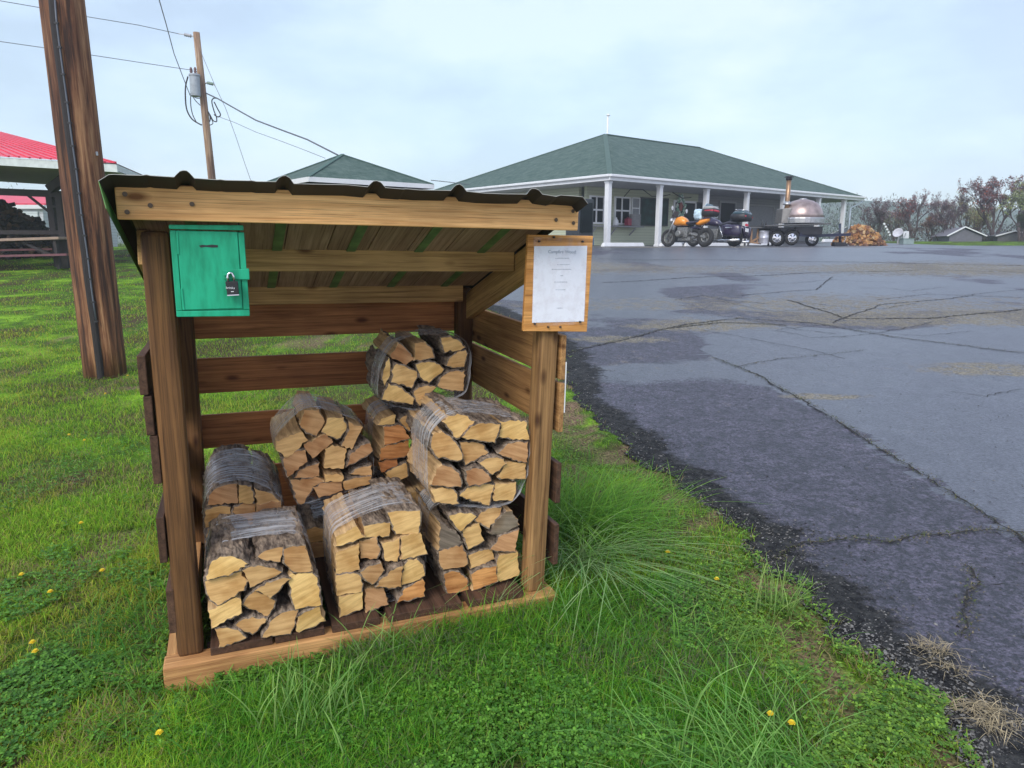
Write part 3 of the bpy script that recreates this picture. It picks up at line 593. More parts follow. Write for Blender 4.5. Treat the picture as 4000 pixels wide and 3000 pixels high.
# roof sheet profile read along the front edge, extruded down the slope
yf=-.235; prof=[]
for c,pts in ((CA,[(35+40,240),(205-40,183),(215,181),(340,188),(450,190),(490,184),(525,192),(730,205),(752,180),(780,155),(810,147),(840,150),(870,175),(905,215),(1100,228),(1130,226),(1170,232),(1380,236),(1400,234),(1440,243),(1610,245),(1635,212),(1665,195),(1695,192),(1730,212),(1765,262)]),
 (CB,[(10,271),(190,289),(215,262),(240,240),(270,236),(305,250),(345,296),(500,308),(520,305),(640,316),(910,320),(935,290),(955,273),(985,265),(1015,285),(1045,328),(1200,344),(1370,350),(1565,352),(1590,318),(1610,304),(1635,302),(1670,316),(1700,352),(1820,372),(1860,360),(2010,371),(2050,376),(2095,435)])):
    for x,y in pts: p=un(SH,c,x,y,1,yf); prof.append((p[0],p[2]))
zr=lambda y:-.335*(y-yf)
b=MB(); vs=[];rows=[yf,-.1,.1,.3,.5,.7,.9,1.1,1.32]; n=len(prof)
for y in rows:
    for x,z in prof: vs.append((x,y,z+zr(y)))
fs=[(j*n+i,j*n+i+1,(j+1)*n+i+1,(j+1)*n+i) for j in range(len(rows)-1) for i in range(n-1)]
k0=len(vs); vs2=[(x,y,z+.0016) for x,y,z in vs]; fs2=[tuple(k0+i for i in reversed(f)) for f in fs]
rim=[(i,k0+i,k0+i+1,i+1) for i in range(n-1)]+[((len(rows)-1)*n+i,(len(rows)-1)*n+i+1,k0+(len(rows)-1)*n+i+1,k0+(len(rows)-1)*n+i) for i in range(n-1)]
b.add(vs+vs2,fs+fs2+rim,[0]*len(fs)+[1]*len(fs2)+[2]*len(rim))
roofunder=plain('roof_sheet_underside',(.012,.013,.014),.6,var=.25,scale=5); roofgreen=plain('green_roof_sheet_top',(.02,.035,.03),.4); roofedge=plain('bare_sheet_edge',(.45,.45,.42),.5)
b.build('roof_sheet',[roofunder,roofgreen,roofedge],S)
# bent green side flap on the left gable, hanging from the sheet edge
p=prof[0]; flap=MB(); q=[]
for y,dz in ((yf,.0),(1.32,.0)):
    q+=[(p[0],y,p[1]+zr(y)),(p[0]+.012,y,p[1]+zr(y)-.075)]
flap.add(q+[(a+.0016,b_,c_) for a,b_,c_ in q],[(0,1,3,2),(4,6,7,5),(0,4,5,1),(2,3,7,6)]); 
flap.build('gable_flap',plain('green_flap',(.16,.38,.11),.5,var=.3,scale=4),S)
# purlins
def purlin(y,xl,xr_,ztop,ht): board('purlin',(xl,y,ztop-ht/2),(xr_,y,ztop-ht/2),.04,ht,Wd['olive'])
purlin(.36,-.03,1.455,1.615,.105); purlin(.93,-.03,1.40,1.425,.105)
b=None
# boards standing in for the roof sheet's stained underside between the purlins
lin=wood('sheet_underside_board',(.26,.17,.115),(.42,.30,.215),knots=False)
zc_=float(np.mean([z for x,z in prof]))
def underside_boards(y0,y1):
    for i in range(9):
        x0=-.02+i*.164; board('lining_board',(x0+.08,y0,zc_+zr(y0)-.030),(x0+.08,y1,zc_+zr(y1)-.030),.160,.010,lin,bevel=0,up=(0,.3,1))
underside_boards(-.10,.335); underside_boards(.385,.905)
ribg=plain('green_rib_underside',(.10,.20,.06),.6,var=.4,scale=12)
for c,x in ((CA,810),(CA,1690),(CB,270),(CB,985),(CB,1635)):
    xr_=un(SH,c,x,250,1,yf)[0]
    for y0,y1 in ((-.10,.335),(.385,.905)): board('roof_rib',(xr_,y0,zc_+zr(y0)-.038),(xr_,y1,zc_+zr(y1)-.038),.036,.005,ribg,bevel=0,up=(0,.3,1))
# rafters
def rafter(x,ht): 
    z0=zc_+zr(.10)-.045-ht/2; z1=zc_+zr(1.20)-.045-ht/2
    board('rafter',(x,.10,z0),(x,1.20,z1),.038,ht,Wd['olive'])
rafter(-.0,.12); rafter(1.478,.135)
# back boards
for c,x0,y0,y1 in ((0,976,1181,1318),(0,769,1402,1539),(0,784,1624,1754.5),(0,1046,1816,1948)):
    zt_=SH.un(x0,y0,1,D)[2]; zb_=SH.un(x0,y1,1,D)[2]
    board('back_board',(-.02,D+.012,(zt_+zb_)/2),(Wx+.02,D+.012,(zt_+zb_)/2),.022,zt_-zb_,Wd['board'])
board('back_board',(-.02,D+.012,.22),(Wx+.02,D+.012,.22),.022,.13,Wd['board'])
# right side boards (outside the right posts)
for v0,v1 in ((1311,1485),(1500,1690),(1810,1966),(2049,2204)):
    a=SH.un(2180,v0,1,0.0)[2]; b_=SH.un(2180,v1,1,0.0)[2]
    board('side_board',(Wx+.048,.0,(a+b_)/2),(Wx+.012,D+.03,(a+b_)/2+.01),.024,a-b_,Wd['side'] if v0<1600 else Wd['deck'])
board('trim_strip',(Wx+.062,.0,1.15),(Wx+.062,.0,.93),.004,.004,white,up=(0,1,0),bevel=0)
# left side boards
for v0,v1,xo in ((1389,1543,-.034),(1549,1702,-.026),(1705,1895,-.018),(2027,2207,-.022),(2316,2490,-.012)):
    a=SH.un(600,v0,1,0.0)[2]; b_=SH.un(600,v1,1,0.0)[2]
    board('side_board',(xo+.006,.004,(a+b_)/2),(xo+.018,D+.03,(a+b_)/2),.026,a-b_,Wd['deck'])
# sills and deck
s0=un(SH,CE,135,1450,1,-.055); s1=un(SH,CF,2175,1010,1,-.055)
board('sill',(s0[0],-.012,.042),(s1[0],-.012,.042),.088,.13,Wd['sill'],bevel=.005)
board('sill',(s0[0]+.05,.034,.052),(s0[0]+.05,D+.05,.052),.088,.11,Wd['sill']); board('sill',(s1[0]-.05,.034,.052),(s1[0]-.05,D+.05,.052),.088,.11,Wd['sill']); board('sill',(s0[0]+.1,D+.0,.052),(s1[0]-.1,D+.0,.052),.088,.11,Wd['sill'])
for xa,xb in ((.115,.335),(.345,.53),(.56,.75),(.785,1.10),(1.13,1.385)):
    board('deck_board',((xa+xb)/2,-.03,.124),((xa+xb)/2,1.0,.124),xb-xa,.032,Wd['deck'],bevel=.003)
board('deck_bearer',(.1,.06,.085),(1.4,.06,.085),.04,.04,Wd['deck']); board('deck_bearer',(.1,.9,.085),(1.4,.9,.085),.04,.04,Wd['deck'])
# ------------------------------------------------------------------ donation box and padlock
yb2=-.10
def quadpts(c,pts,y): return [un(SH,c,x,y_,1,y) for x,y_ in pts]
BX=empty('cash_box',SH.M@Matrix.Translation((.1,yb2,1.4)),'bright green painted wooden cash box with a coin slot, screwed to the left front post','cash box')
def rel(p): return (p[0]-.1,p[1]-yb2,p[2]-1.4)
def slab(name,c,pts,y,th,mt,parent,r=rel,bev=.002):
    q=[r(p) for p in quadpts(c,pts,y)]; b=MB(); b.prism(q,(0,th,0)); return b.build(name,mt,parent,bevel=bev)
slab('case',CA,[(690,662),(1336,680),(1383,1405),(752,1412)],yb2+.008,.085,greenp,BX)
slab('lid',CA,[(682,614),(1328,618),(1332,664),(686,652)],yb2-.008,.10,greenp,BX)
slab('base_strip',CA,[(748,1362),(1383,1352),(1384,1404),(752,1412)],yb2-.004,.02,greenp,BX)
slab('side_strip',CA,[(1283,682),(1334,684),(1383,1350),(1330,1348)],yb2-.001,.014,greenp,BX)
slab('side_strip',CA,[(694,662),(744,664),(802,1358),(748,1360)],yb2-.001,.014,greenp,BX)
door=slab('door',CA,[(749,664),(1277,676),(1322,1338),(806,1352)],yb2-.003,.014,greenp,BX)
slab('hinge',CA,[(745,672),(763,673),(776,872),(756,870)],yb2-.006,.004,greenp,BX,bev=.0008)
slab('hinge',CA,[(785,1168),(803,1167),(822,1352),(803,1353)],yb2-.006,.004,greenp,BX,bev=.0008)
slab('coin_slot',CA,[(944,795),(975,788),(1010,792),(1060,786),(1110,792),(1108,810),(1060,812),(1000,806),(960,812)],yb2-.0042,.003,black,BX,bev=0)
slab('hasp',CA,[(1150,1008),(1378,992),(1383,1090),(1160,1088)],yb2-.010,.006,greenp,BX)
slab('staple',CA,[(1160,1042),(1222,1042),(1222,1056),(1160,1056)],yb2-.028,.02,greenp,BX,bev=.0015)
PLm=SH.M@Matrix.Translation((.1,yb2,1.4)); PL=empty('padlock',PLm,'black square padlock with a bright shackle hanging from the hasp of the green cash box','padlock')
slab('lock_body',CA,[(1172,1108),(1281,1104),(1292,1218),(1190,1224)],yb2-.040,.022,black,PL,bev=.002)
slab('base_plate',CA,[(1188,1221),(1291,1216),(1292,1224),(1190,1230)],yb2-.041,.024,chrome,PL,bev=0)
pts=[un(SH,CA,x,y,1,yb2-.029) for x,y in ((1196,1110),(1192,1070),(1196,1044),(1212,1030),(1230,1034),(1243,1060),(1250,1110))]
b=MB(); b.tube([rel(p) for p in pts],.0042,10); b.build('shackle',chrome,PL,smooth=True)
slab('key_mark',CA,[(1222,1190),(1246,1189),(1246,1195),(1222,1196)],yb2-.0412,.001,white,PL,bev=0)
def text(body,size,p,parent,mt,M,align='CENTER',name='lettering',sp=1.0):
    cu=bpy.data.curves.new('t','FONT'); cu.body=body; cu.size=size; cu.align_x=align; cu.extrude=.0003; cu.space_character=sp; cu.resolution_u=3
    to=bpy.data.objects.new('t',cu); col.objects.link(to); bpy.context.view_layer.update()
    dg=bpy.context.evaluated_depsgraph_get(); me=bpy.data.meshes.new_from_object(to.evaluated_get(dg)); bpy.data.objects.remove(to); bpy.data.curves.remove(cu)
    me.materials.clear(); me.materials.append(mt); o=bpy.data.objects.new(name,me); col.objects.link(o); o.parent=parent; o.matrix_basis=M; return o
pt=rel(un(SH,CA,1177,1168,1,yb2-.0412)); text('brinks',.011,None,PL,white,Matrix.Translation(pt)@Matrix.Rotation(R_(90),4,'X')@Matrix.Rotation(-.05,4,'Z'),'LEFT')
# ------------------------------------------------------------------ campfire wood notice
ys_=-.028; SG=empty('notice_board',SH.M@Matrix.Translation((1.42,ys_,1.3)),'orange wooden notice board with a white Campfire Wood sheet in a plastic sleeve','notice board')
rs=lambda p:(p[0]-1.42,p[1]-ys_,p[2]-1.3)
slab('backing_board',CB,[(1578,700),(2140,712),(2085,1540),(1535,1535)],ys_,.019,Wd['ply'],SG,r=rs,bev=.002)
paperm=plain('white_paper',(.80,.82,.88),.7,var=.03)
slab('paper_sheet',CB,[(1630,800),(2088,797),(2060,1450),(1612,1462)],ys_-.0022,.0012,paperm,SG,r=rs,bev=0)
def sleeve():
    m,t,p,N,L=mat('clear_sleeve'); tr=N('ShaderNodeBsdfTransparent'); ms=N('ShaderNodeMixShader'); n=N('ShaderNodeTexNoise'); n.inputs['Scale'].default_value=22; n.inputs['Detail'].default_value=3
    tc=N('ShaderNodeTexCoord'); L(tc.outputs['Object'],n.inputs['Vector']); r=N('ShaderNodeValToRGB'); r.color_ramp.elements[0].position=.45; r.color_ramp.elements[0].color=(.02,.02,.02,1); r.color_ramp.elements[1].position=.7; r.color_ramp.elements[1].color=(.12,.12,.12,1); L(n.outputs[0],r.inputs[0])
    p.inputs['Base Color'].default_value=(.75,.68,.68,1); p.inputs['Roughness'].default_value=.2; b=N('ShaderNodeBump'); b.inputs['Strength'].default_value=.4; L(n.outputs[0],b.inputs['Height']); L(b.outputs[0],p.inputs['Normal'])
    L(r.outputs[0],ms.inputs[0]); L(tr.outputs[0],ms.inputs[1]); L(p.outputs[0],ms.inputs[2]); L(ms.outputs[0],t.nodes['Material Output'].inputs[0]); return m
slab('plastic_sleeve',CB,[(1625,722),(2118,724),(2064,1476),(1606,1492)],ys_-.0034,.0006,sleeve(),SG,r=rs,bev=0)
for x,y in ((1670,758),(2045,760),(1797,722),(1632,1470),(2024,1453),(1748,1497),(1853,1497)):
    p=rs(un(SH,CB,x,y,1,ys_-.0036)); b=MB(); b.lathe([(0,0),(.0045,0),(.003,.004),(.004,.008),(0,.009)],p,(0,-1,0),10); b.build('push_pin' if y!=1497 else 'screw',black if y!=1497 else screwm,SG)
ink=plain('grey_ink',(.22,.27,.33),.8)
p=rs(un(SH,CB,1874,862,1,ys_-.0024)); 
text('Campfire Wood:',.0185,None,SG,ink,Matrix.Translation(p)@Matrix.Rotation(R_(90),4,'X'))
# the small lines are too faint to read in the photograph: faint dashes of the same lengths
for yy,x0,x1 in ((905,1812,1932),(960,1828,1935),(1000,1782,1950),(1055,1856,1880),(1110,1803,1915),(1177,1815,1900),(1335,1823,1877)):
    b=MB(); x=x0
    while x<x1:
        wq=random.uniform(5,13); a=rs(un(SH,CB,x,yy-3,1,ys_-.0023)); c_=rs(un(SH,CB,min(x+wq,x1),yy+3,1,ys_-.0023)); b.box(((a[0]+c_[0])/2,a[1],(a[2]+c_[2])/2),(abs(c_[0]-a[0]),.0004,abs(a[2]-c_[2])*random.uniform(.6,1))); x+=wq+3
    b.build('text_line',ink,SG)
# ------------------------------------------------------------------ firewood bundles
def turn(p,q,r):
    a=np.subtract(q,p);b=np.subtract(r,q); return abs(math.degrees(math.atan2(a[0]*b[1]-a[1]*b[0],a[0]*b[0]+a[1]*b[1])))
def hull(pts):
    pts=sorted(set(map(tuple,pts)))
    def half(ps):
        h=[]
        for p in ps:
            while len(h)>1 and (h[-1][0]-h[-2][0])*(p[1]-h[-2][1])-(h[-1][1]-h[-2][1])*(p[0]-h[-2][0])<=0: h.pop()
            h.append(p)
        return h
    a=half(pts); b=half(pts[::-1]); return a[:-1]+b[:-1]
rl=random.Random(5)
def make_log(poly,y0,length,parent,base,em,label=None,drift=(0,0)):
    # poly: list of (x,z) on plane y0 (shelter frame)
    n=len(poly); ar=sum(poly[i][0]*poly[(i+1)%n][1]-poly[(i+1)%n][0]*poly[i][1] for i in range(n))
    if ar<0: poly=poly[::-1]
    cx=sum(p[0] for p in poly)/n; cz=sum(p[1] for p in poly)/n
    edges=[]
    for i in range(n):
        p=poly[i];q=poly[(i+1)%n];pp=poly[i-1];qq=poly[(i+2)%n]
        edges.append(turn(pp,p,q)<38 or turn(p,q,qq)<38)
    pts=[];isb=[]
    for i in range(n):
        p=np.array(poly[i]);q=np.array(poly[(i+1)%n]);Ln=np.linalg.norm(q-p);m_=max(2,int(Ln/.012)); nn=np.array([q[1]-p[1],p[0]-q[0]])/(Ln+1e-9)
        for k in range(m_):
            s=k/m_; amp=.0026 if 0<k<m_ else .0006; pts.append(p+(q-p)*s+nn*rl.gauss(0,amp)); isb.append(edges[i])
    n=len(pts); y0=y0+rl.uniform(-.012,.012)
    tilt=(rl.uniform(-.10,.10),rl.uniform(-.10,.10))
    fy=lambda p:y0+tilt[0]*(p[0]-cx)+tilt[1]*(p[1]-cz)
    ring=[]
    for i,p in enumerate(pts):
        b_=isb[i] or isb[i-1]
        d=np.array([p[0]-cx,p[1]-cz]); d/=np.linalg.norm(d)+1e-9
        th=(.0055+rl.uniform(-.002,.003)) if b_ else 0.0
        ring.append((p,p+d*th,b_))
    vs=[];fs=[];mi=[]
    for p,_,_ in ring: vs.append((p[0],fy(p),p[1]))                       # end-grain rim
    for _,q,_ in ring: vs.append((q[0],fy(q)+.002,q[1]))                    # bark rim
    fs.append(tuple(range(n)));mi.append(0)
    for i in range(n):
        j=(i+1)%n
        fs.append((i,i+n,j+n,j)); mi.append(1 if (ring[i][2] and ring[j][2]) else 2)
    rows=14; tw=rl.uniform(-.05,.05); bend=(rl.gauss(0,.006),rl.gauss(0,.006)); sc_=rl.uniform(.9,1.06)
    for r in range(1,rows+1):
        s=r/rows; ca,sa=math.cos(tw*s),math.sin(tw*s); kk=1+(sc_-1)*s
        for i,(p,q,b_) in enumerate(ring):
            dx,dz=q[0]-cx,q[1]-cz; am=.0065 if b_ else .0014
            x=cx+(dx*ca-dz*sa)*kk+bend[0]*math.sin(s*3)+drift[0]*s+rl.gauss(0,am*.5); z=cz+(dx*sa+dz*ca)*kk+bend[1]*math.sin(s*3)+drift[1]*s+rl.gauss(0,am*.5)
            vs.append((x,fy(q)+s*length+.002,z))
    for r in range(rows):
        o=n*(r+1)
        for i in range(n):
            j=(i+1)%n; fs.append((o+i,o+i+n,o+j+n,o+j)); mi.append(1 if (ring[i][2] and ring[j][2]) else 2)
    o=n*(rows+1); fs.append(tuple(o+i for i in range(n-1,-1,-1))); mi.append(0)
    b=MB(); b.add([(v[0]-base[0],v[1]-base[1],v[2]-base[2]) for v in vs],fs,mi)
    ob=b.build('split_log',[em,bark,splitw],parent)
    if label: ob['label']=label
    return ob
def bundle(label,polys,y0,length=.40,wrap=((.08,.30),),special={},drift=(0,0),extra=None,wrapo=.004):
    PP=[]
    for c,pts in polys: PP.append([(q[0],q[2]) for q in (un(SH,c,x,y,1,y0) for x,y in pts)])
    if extra: PP+=extra
    allp=[p for P_ in PP for p in P_]; cx=sum(p[0] for p in allp)/len(allp); zb=min(p[1] for p in allp); base=(cx,y0+length/2,zb)
    B=empty('firewood_bundle',SH.M@Matrix.Translation(base),label,'firewood bundle','wrapped firewood bundles stacked in the shelter')
    for i,P_ in enumerate(PP):
        em,lb=special.get(i,(endg,None)); make_log(P_,y0,length,B,base,em,lb,drift)
    hp=hull([(round(x,4),round(z,4)) for x,z in allp]); hx=sum(p[0] for p in hp)/len(hp); hz=sum(p[1] for p in hp)/len(hp)
    HP=[]
    for i in range(len(hp)):
        p=np.array(hp[i]);q=np.array(hp[(i+1)%len(hp)]); m_=max(1,int(np.linalg.norm(q-p)/.02))
        for k in range(m_): HP.append(p+(q-p)*k/m_)
    # relax the hull a little like stretched film
    HP=np.array(HP)
    for _ in range(3): HP=.5*HP+.25*np.roll(HP,1,0)+.25*np.roll(HP,-1,0)
    d=HP-np.array([hx,hz]); HP=HP+d/np.linalg.norm(d,axis=1)[:,None]*(wrapo+.008)
    n=len(HP)
    for w0,w1 in wrap:
        rows=10; vs=[]; j1=[rl.uniform(-.006,.006) for _ in range(n)]
        for r in range(rows+1):
            s=r/rows; y=y0+w0+(w1-w0)*s
            for i,p in enumerate(HP):
                a=rl.gauss(0,.0012); c_=math.sin(i*.35+w0*9)*.006
                ss=(y-y0)/length
                vs.append((p[0]+drift[0]*ss+a-base[0],y+c_+(j1[i] if r in(0,rows) else 0)-base[1],p[1]+drift[1]*ss+a-base[2]))
        b=MB(); b.add(vs,[(r*n+i,(r+1)*n+i,(r+1)*n+(i+1)%n,r*n+(i+1)%n) for r in range(rows) for i in range(n)])
        b.build('plastic_wrap',filmm,B,smooth=True)
    return B
gE=lambda *p:(CE,list(p)); gF=lambda *p:(CF,list(p)); gD=lambda *p:(CD,list(p)); gC=lambda *p:(CC,list(p))
bundle('front left bundle of large yellow split logs with a shiny wrap band over bark',[
 gE((410,890),(418,830),(440,775),(490,748),(555,742),(620,762),(658,787),(640,805),(560,845)),
 gE((722,757),(770,722),(830,705),(878,700),(862,790),(780,783)),
 gE((882,705),(940,680),(1012,676),(1056,832),(985,845),(925,830),(885,785)),
 gE((628,828),(680,802),(745,799),(820,814),(870,840),(800,878),(680,932)),
 gE((398,912),(560,856),(620,842),(652,905),(640,932),(590,982),(560,1000),(475,1052),(430,1020),(404,965)),
 gE((700,952),(740,925),(860,878),(922,882),(860,940),(800,998)),
 gE((918,872),(937,855),(1058,850),(1088,900),(1111,1038),(1010,1058),(952,1072),(927,990)),
 gE((705,968),(770,988),(832,1027),(818,1075),(785,1127),(690,1088),(632,1058),(652,1018)),
 gE((414,1088),(588,1004),(617,1014),(620,1098),(560,1128),(444,1188)),
 gE((587,1182),(622,1148),(690,1128),(777,1137),(768,1160),(690,1236),(652,1224)),
 gE((750,1240),(792,1152),(850,1108),(920,1083),(972,1082),(948,1145),(923,1222),(830,1230)),
 gE((957,1203),(968,1113),(1010,1083),(1098,1052),(1132,1150),(1060,1183),(985,1210)),
 gE((465,1202),(530,1190),(600,1202),(653,1250),(600,1273),(490,1308))],-.035,.40,wrap=((.10,.35),))
bundle('front middle bundle of squarish split logs, loosely wrapped in clear film',[
 gF((425,600),(590,508),(645,592),(560,635),(432,672)),
 gF((652,522),(760,498),(860,492),(843,600),(700,611),(654,616)),
 gF((836,412),(900,397),(1086,390),(1086,470),(1076,566),(902,580),(872,500)),
 gF((427,722),(608,650),(608,850),(530,870),(432,882)),
 gF((617,642),(748,616),(778,700),(753,773),(627,778)),
 gF((792,662),(928,615),(925,720),(912,792),(818,792),(808,740)),
 gF((940,592),(1088,563),(1138,730),(1060,746),(937,765)),
 gF((432,892),(560,872),(602,883),(632,960),(626,1018),(432,1057)),
 gF((612,862),(680,812),(768,797),(797,860),(760,908),(710,965),(652,918)),
 gF((738,988),(780,922),(850,852),(942,810),(932,982),(820,985)),
 gF((952,832),(990,783),(1060,768),(1108,812),(1122,898),(1060,937),(942,977)),
 gF((447,1063),(637,1023),(637,1163),(560,1188),(462,1229)),
 gF((654,1023),(808,1011),(842,1138),(760,1162),(667,1196)),
 gF((905,1108),(965,1002),(1100,928),(1127,960),(1117,1062),(1010,1087))],.02,.40,wrap=((.05,.32),),special={13:(endo,'damp orange log'),11:(endg,None)})
bundle('lower right bundle beside the right post, with a weathered grey log end',[
 gF((1310,427),(1380,402),(1480,402),(1527,432),(1490,468),(1405,547),(1362,510)),
 gF((1517,460),(1570,403),(1650,373),(1732,372),(1718,430),(1630,526),(1582,500)),
 gF((1642,570),(1682,472),(1760,394),(1808,390),(1860,500),(1790,543),(1702,580)),
 gF((1422,547),(1550,482),(1586,630),(1560,653),(1470,703),(1447,640)),
 gF((1637,695),(1722,592),(1858,537),(1828,703),(1702,705)),
 gF((1240,482),(1300,520),(1360,562),(1418,640),(1380,663),(1233,697)),
 gF((1231,708),(1330,682),(1418,664),(1448,720),(1460,800),(1430,828),(1267,842),(1236,800)),
 gF((1477,747),(1560,717),(1673,702),(1678,785),(1580,828),(1492,847)),
 gF((1687,790),(1702,737),(1848,708),(1868,908),(1720,952),(1692,940)),
 gF((1272,882),(1330,862),(1400,877),(1458,930),(1476,1023),(1400,1038),(1307,1042),(1282,960)),
 gF((1487,887),(1560,843),(1678,818),(1683,938),(1560,988),(1502,1008))],.05,.42,wrap=((.12,.33),),special={2:(endgrey,'grey weathered log'),5:(endgrey,'grey weathered log'),9:(endo,None),10:(endo,None)})
bundle('tall upper right bundle against the right post, wrap pulled over its top corner',[
 gD((1068,902),(1112,852),(1180,837),(1260,852),(1312,895),(1280,938),(1172,1027),(1122,960)),
 gD((1208,1014),(1282,932),(1350,907),(1440,907),(1507,914),(1488,990),(1466,1057),(1350,1040)),
 gD((1518,1023),(1528,903),(1620,893),(1722,903),(1737,1038),(1620,1043)),
 gD((972,1082),(988,1002),(1060,978),(1120,1012),(1178,1082),(1212,1150),(1212,1192),(1150,1197),(1012,1168)),
 gD((1208,1067),(1300,1063),(1380,1083),(1427,1150),(1360,1183),(1252,1247),(1227,1160)),
 gD((1503,1150),(1580,1073),(1650,1058),(1732,1062),(1725,1217),(1660,1212),(1560,1172)),
 gD((1353,1222),(1400,1188),(1460,1180),(1530,1188),(1552,1226),(1508,1278),(1455,1312),(1402,1270)),
 gD((1508,1338),(1562,1218),(1728,1228),(1722,1355),(1600,1352)),
 gD((973,1388),(1012,1262),(1060,1238),(1130,1253),(1192,1302),(1208,1370),(1206,1409),(1080,1402)),
 gD((1243,1282),(1300,1261),(1370,1265),(1418,1312),(1438,1358),(1370,1382),(1267,1402),(1248,1340)),
 gD((1204,1493),(1262,1428),(1350,1403),(1475,1401),(1448,1500),(1433,1562),(1320,1532)),
 gD((1485,1393),(1648,1388),(1648,1440),(1618,1527),(1468,1522)),
 gD((972,1450),(988,1428),(1130,1428),(1178,1470),(1187,1542),(1100,1542),(1013,1528))],.035,.42,wrap=((.006,.28),))
bundle('topmost round bundle at the back right with a loop of cloudy wrap',[
 gD((657,385),(722,288),(750,303),(846,405),(780,457)),
 gD((847,283),(930,278),(980,332),(1000,398),(930,410),(847,415)),
 gD((1043,238),(1120,231),(1190,263),(1237,312),(1160,343),(1077,352),(1063,300)),
 gD((1093,460),(1112,403),(1180,348),(1242,338),(1255,370),(1232,467),(1170,472)),
 gD((657,585),(662,503),(700,443),(780,472),(860,507),(862,545),(818,632),(740,598)),
 gD((853,452),(900,432),(980,434),(1040,452),(1072,490),(1010,543),(955,592),(902,560),(872,500)),
 gD((1023,620),(1062,543),(1120,503),(1228,493),(1222,652),(1120,648)),
 gD((585,718),(602,652),(635,593),(700,613),(790,673),(832,712),(827,762),(700,743)),
 gD((838,660),(880,628),(950,618),(1017,630),(960,688),(890,777),(857,740)),
 gD((590,560),(600,500),(645,400),(655,470),(640,560),(610,620))],.42,.40,wrap=((-.012,.16),),wrapo=.016,extra=None)
ex=[]
bundle('tilted bundle of pinkish square logs behind the front pair, wrapped over its peak',[
 (CD,[(0-55,925),(0-22,815),(92,815),(142,905),(70,1012),(0-5,985)]),
 gC((1592,1390),(1602,1305),(1878,1205),(1946,1300),(1722,1476)),
 gD((0-30,1085),(140,998),(202,1060),(40,1187)),
 gD((123,988),(165,873),(288,873),(312,945),(298,983),(235,1042),(182,1018)),
 gD((272,1088),(330,962),(322,903),(437,940),(350,1122)),
 gD((133,1268),(142,1112),(200,1083),(308,1112),(288,1272)),
 gD((307,1248),(332,1160),(420,1083),(488,1068),(510,1130),(400,1198)),
 gD((345,1318),(425,1263),(505,1248),(512,1335)),
 gE((877,147),(930,102),(1010,88),(1028,160),(905,252),(890,200)),
 gE((947,268),(990,217),(1100,178),(1098,256),(1020,266)),
 gE((927,287),(1098,264),(1128,290),(1065,320),(1020,398),(990,432),(962,400)),
 gE((1133,240),(1250,248),(1240,282),(1137,290)),
 gE((1068,322),(1130,296),(1240,288),(1250,345),(1100,390)),gE((1252,284),(1330,262),(1418,252),(1425,300),(1262,340))],.45,.42,wrap=((.02,.32),))
def packed(x0,x1,z0,z1,rows,seed,round_top=0):
    r=random.Random(seed); out=[]; H_=(z1-z0)/rows
    for j in range(rows):
        n=max(2,int(round((x1-x0)/(H_*1.15)))); xs=[x0+(x1-x0)*i/n+(r.uniform(-.01,.01) if 0<i<n else 0) for i in range(n+1)]
        for i in range(n):
            a,b=xs[i]+.002,xs[i+1]-.002; za=z0+j*H_+.002; zb=z0+(j+1)*H_-.002
            zt0=zb;zt1=zb
            if round_top and j==rows-1:
                f=lambda x:zb-round_top*abs((x-(x0+x1)/2)/((x1-x0)/2))**2.2
                zt0,zt1=f(a),f(b)
            if r.random()<.5: out.append([(a,za),(b,za+r.uniform(0,.01)),(b-.004,zt1-r.uniform(0,.012)),((a+b)/2,max(zt0,zt1)+.004),(a+.01,zt0-.006),(a,(za+zt0)/2)])
            else: out.append([(a,za),(b,za),(b-r.uniform(0,.012),zt1),(a+r.uniform(0,.012),zt0)])
    return out
bundle('dim bundle in the middle of the back row, underneath the topmost bundle',[
 gD((608,1082),(602,942),(690,932),(750,937),(798,1028),(700,1062)),
 gD((567,1202),(577,1103),(798,1048),(817,1158),(700,1188)),
 gD((587,1302),(562,1223),(713,1193),(716,1243)),
 gD((622,1310),(700,1262),(778,1228),(792,1310),(788,1338),(680,1387),(642,1370)),
 gD((723,885),(760,853),(830,833),(893,838),(870,900),(800,967),(762,930)),
 gD((823,960),(850,922),(878,903),(888,1000),(860,1077),(827,1050)),
 gD((803,1210),(850,1203),(858,1280),(822,1260)),
 gD((560,930),(585,880),(700,850),(690,920),(600,930))],.50,.42,extra=packed(.85,1.12,.15,.45,3,3),wrap=((.1,.3),),special={i:(endo,None) for i in range(3)})
a=un(SH,CE,430,400,1,.44); c_=un(SH,CE,880,400,1,.44); tz=un(SH,CE,620,300,1,.44)[2]
bundle('back left bundle with a rounded bark top under streaky wrap',[gE((415,425),(420,375),(450,338),(500,316),(560,306),(592,305),(598,424)),gE((604,308),(650,310),(682,318),(700,402),(690,424),(606,424)),gE((704,325),(770,345),(820,372),(850,400),(868,428),(708,428))],.44,.42,extra=packed(a[0]-.03,c_[0],.15,un(SH,CE,600,432,1,.44)[2],4,8),wrap=((.02,.36),),drift=(0,.05))
bundle('low bundle hidden in shade at the back between the left and middle bundles',[],.56,.40,extra=packed(.52,.78,.15,.31,2,12),wrap=((.1,.3),))
bundle('bottom bundle at the back right corner, mostly hidden behind the right stack',[],.52,.40,extra=packed(1.14,1.42,.15,.45,3,14),wrap=((.1,.3),))
bundle('middle bundle at the back right corner, holding up the topmost bundle',[],.55,.40,extra=packed(1.13,1.40,.46,.80,3,15),wrap=((.1,.3),))
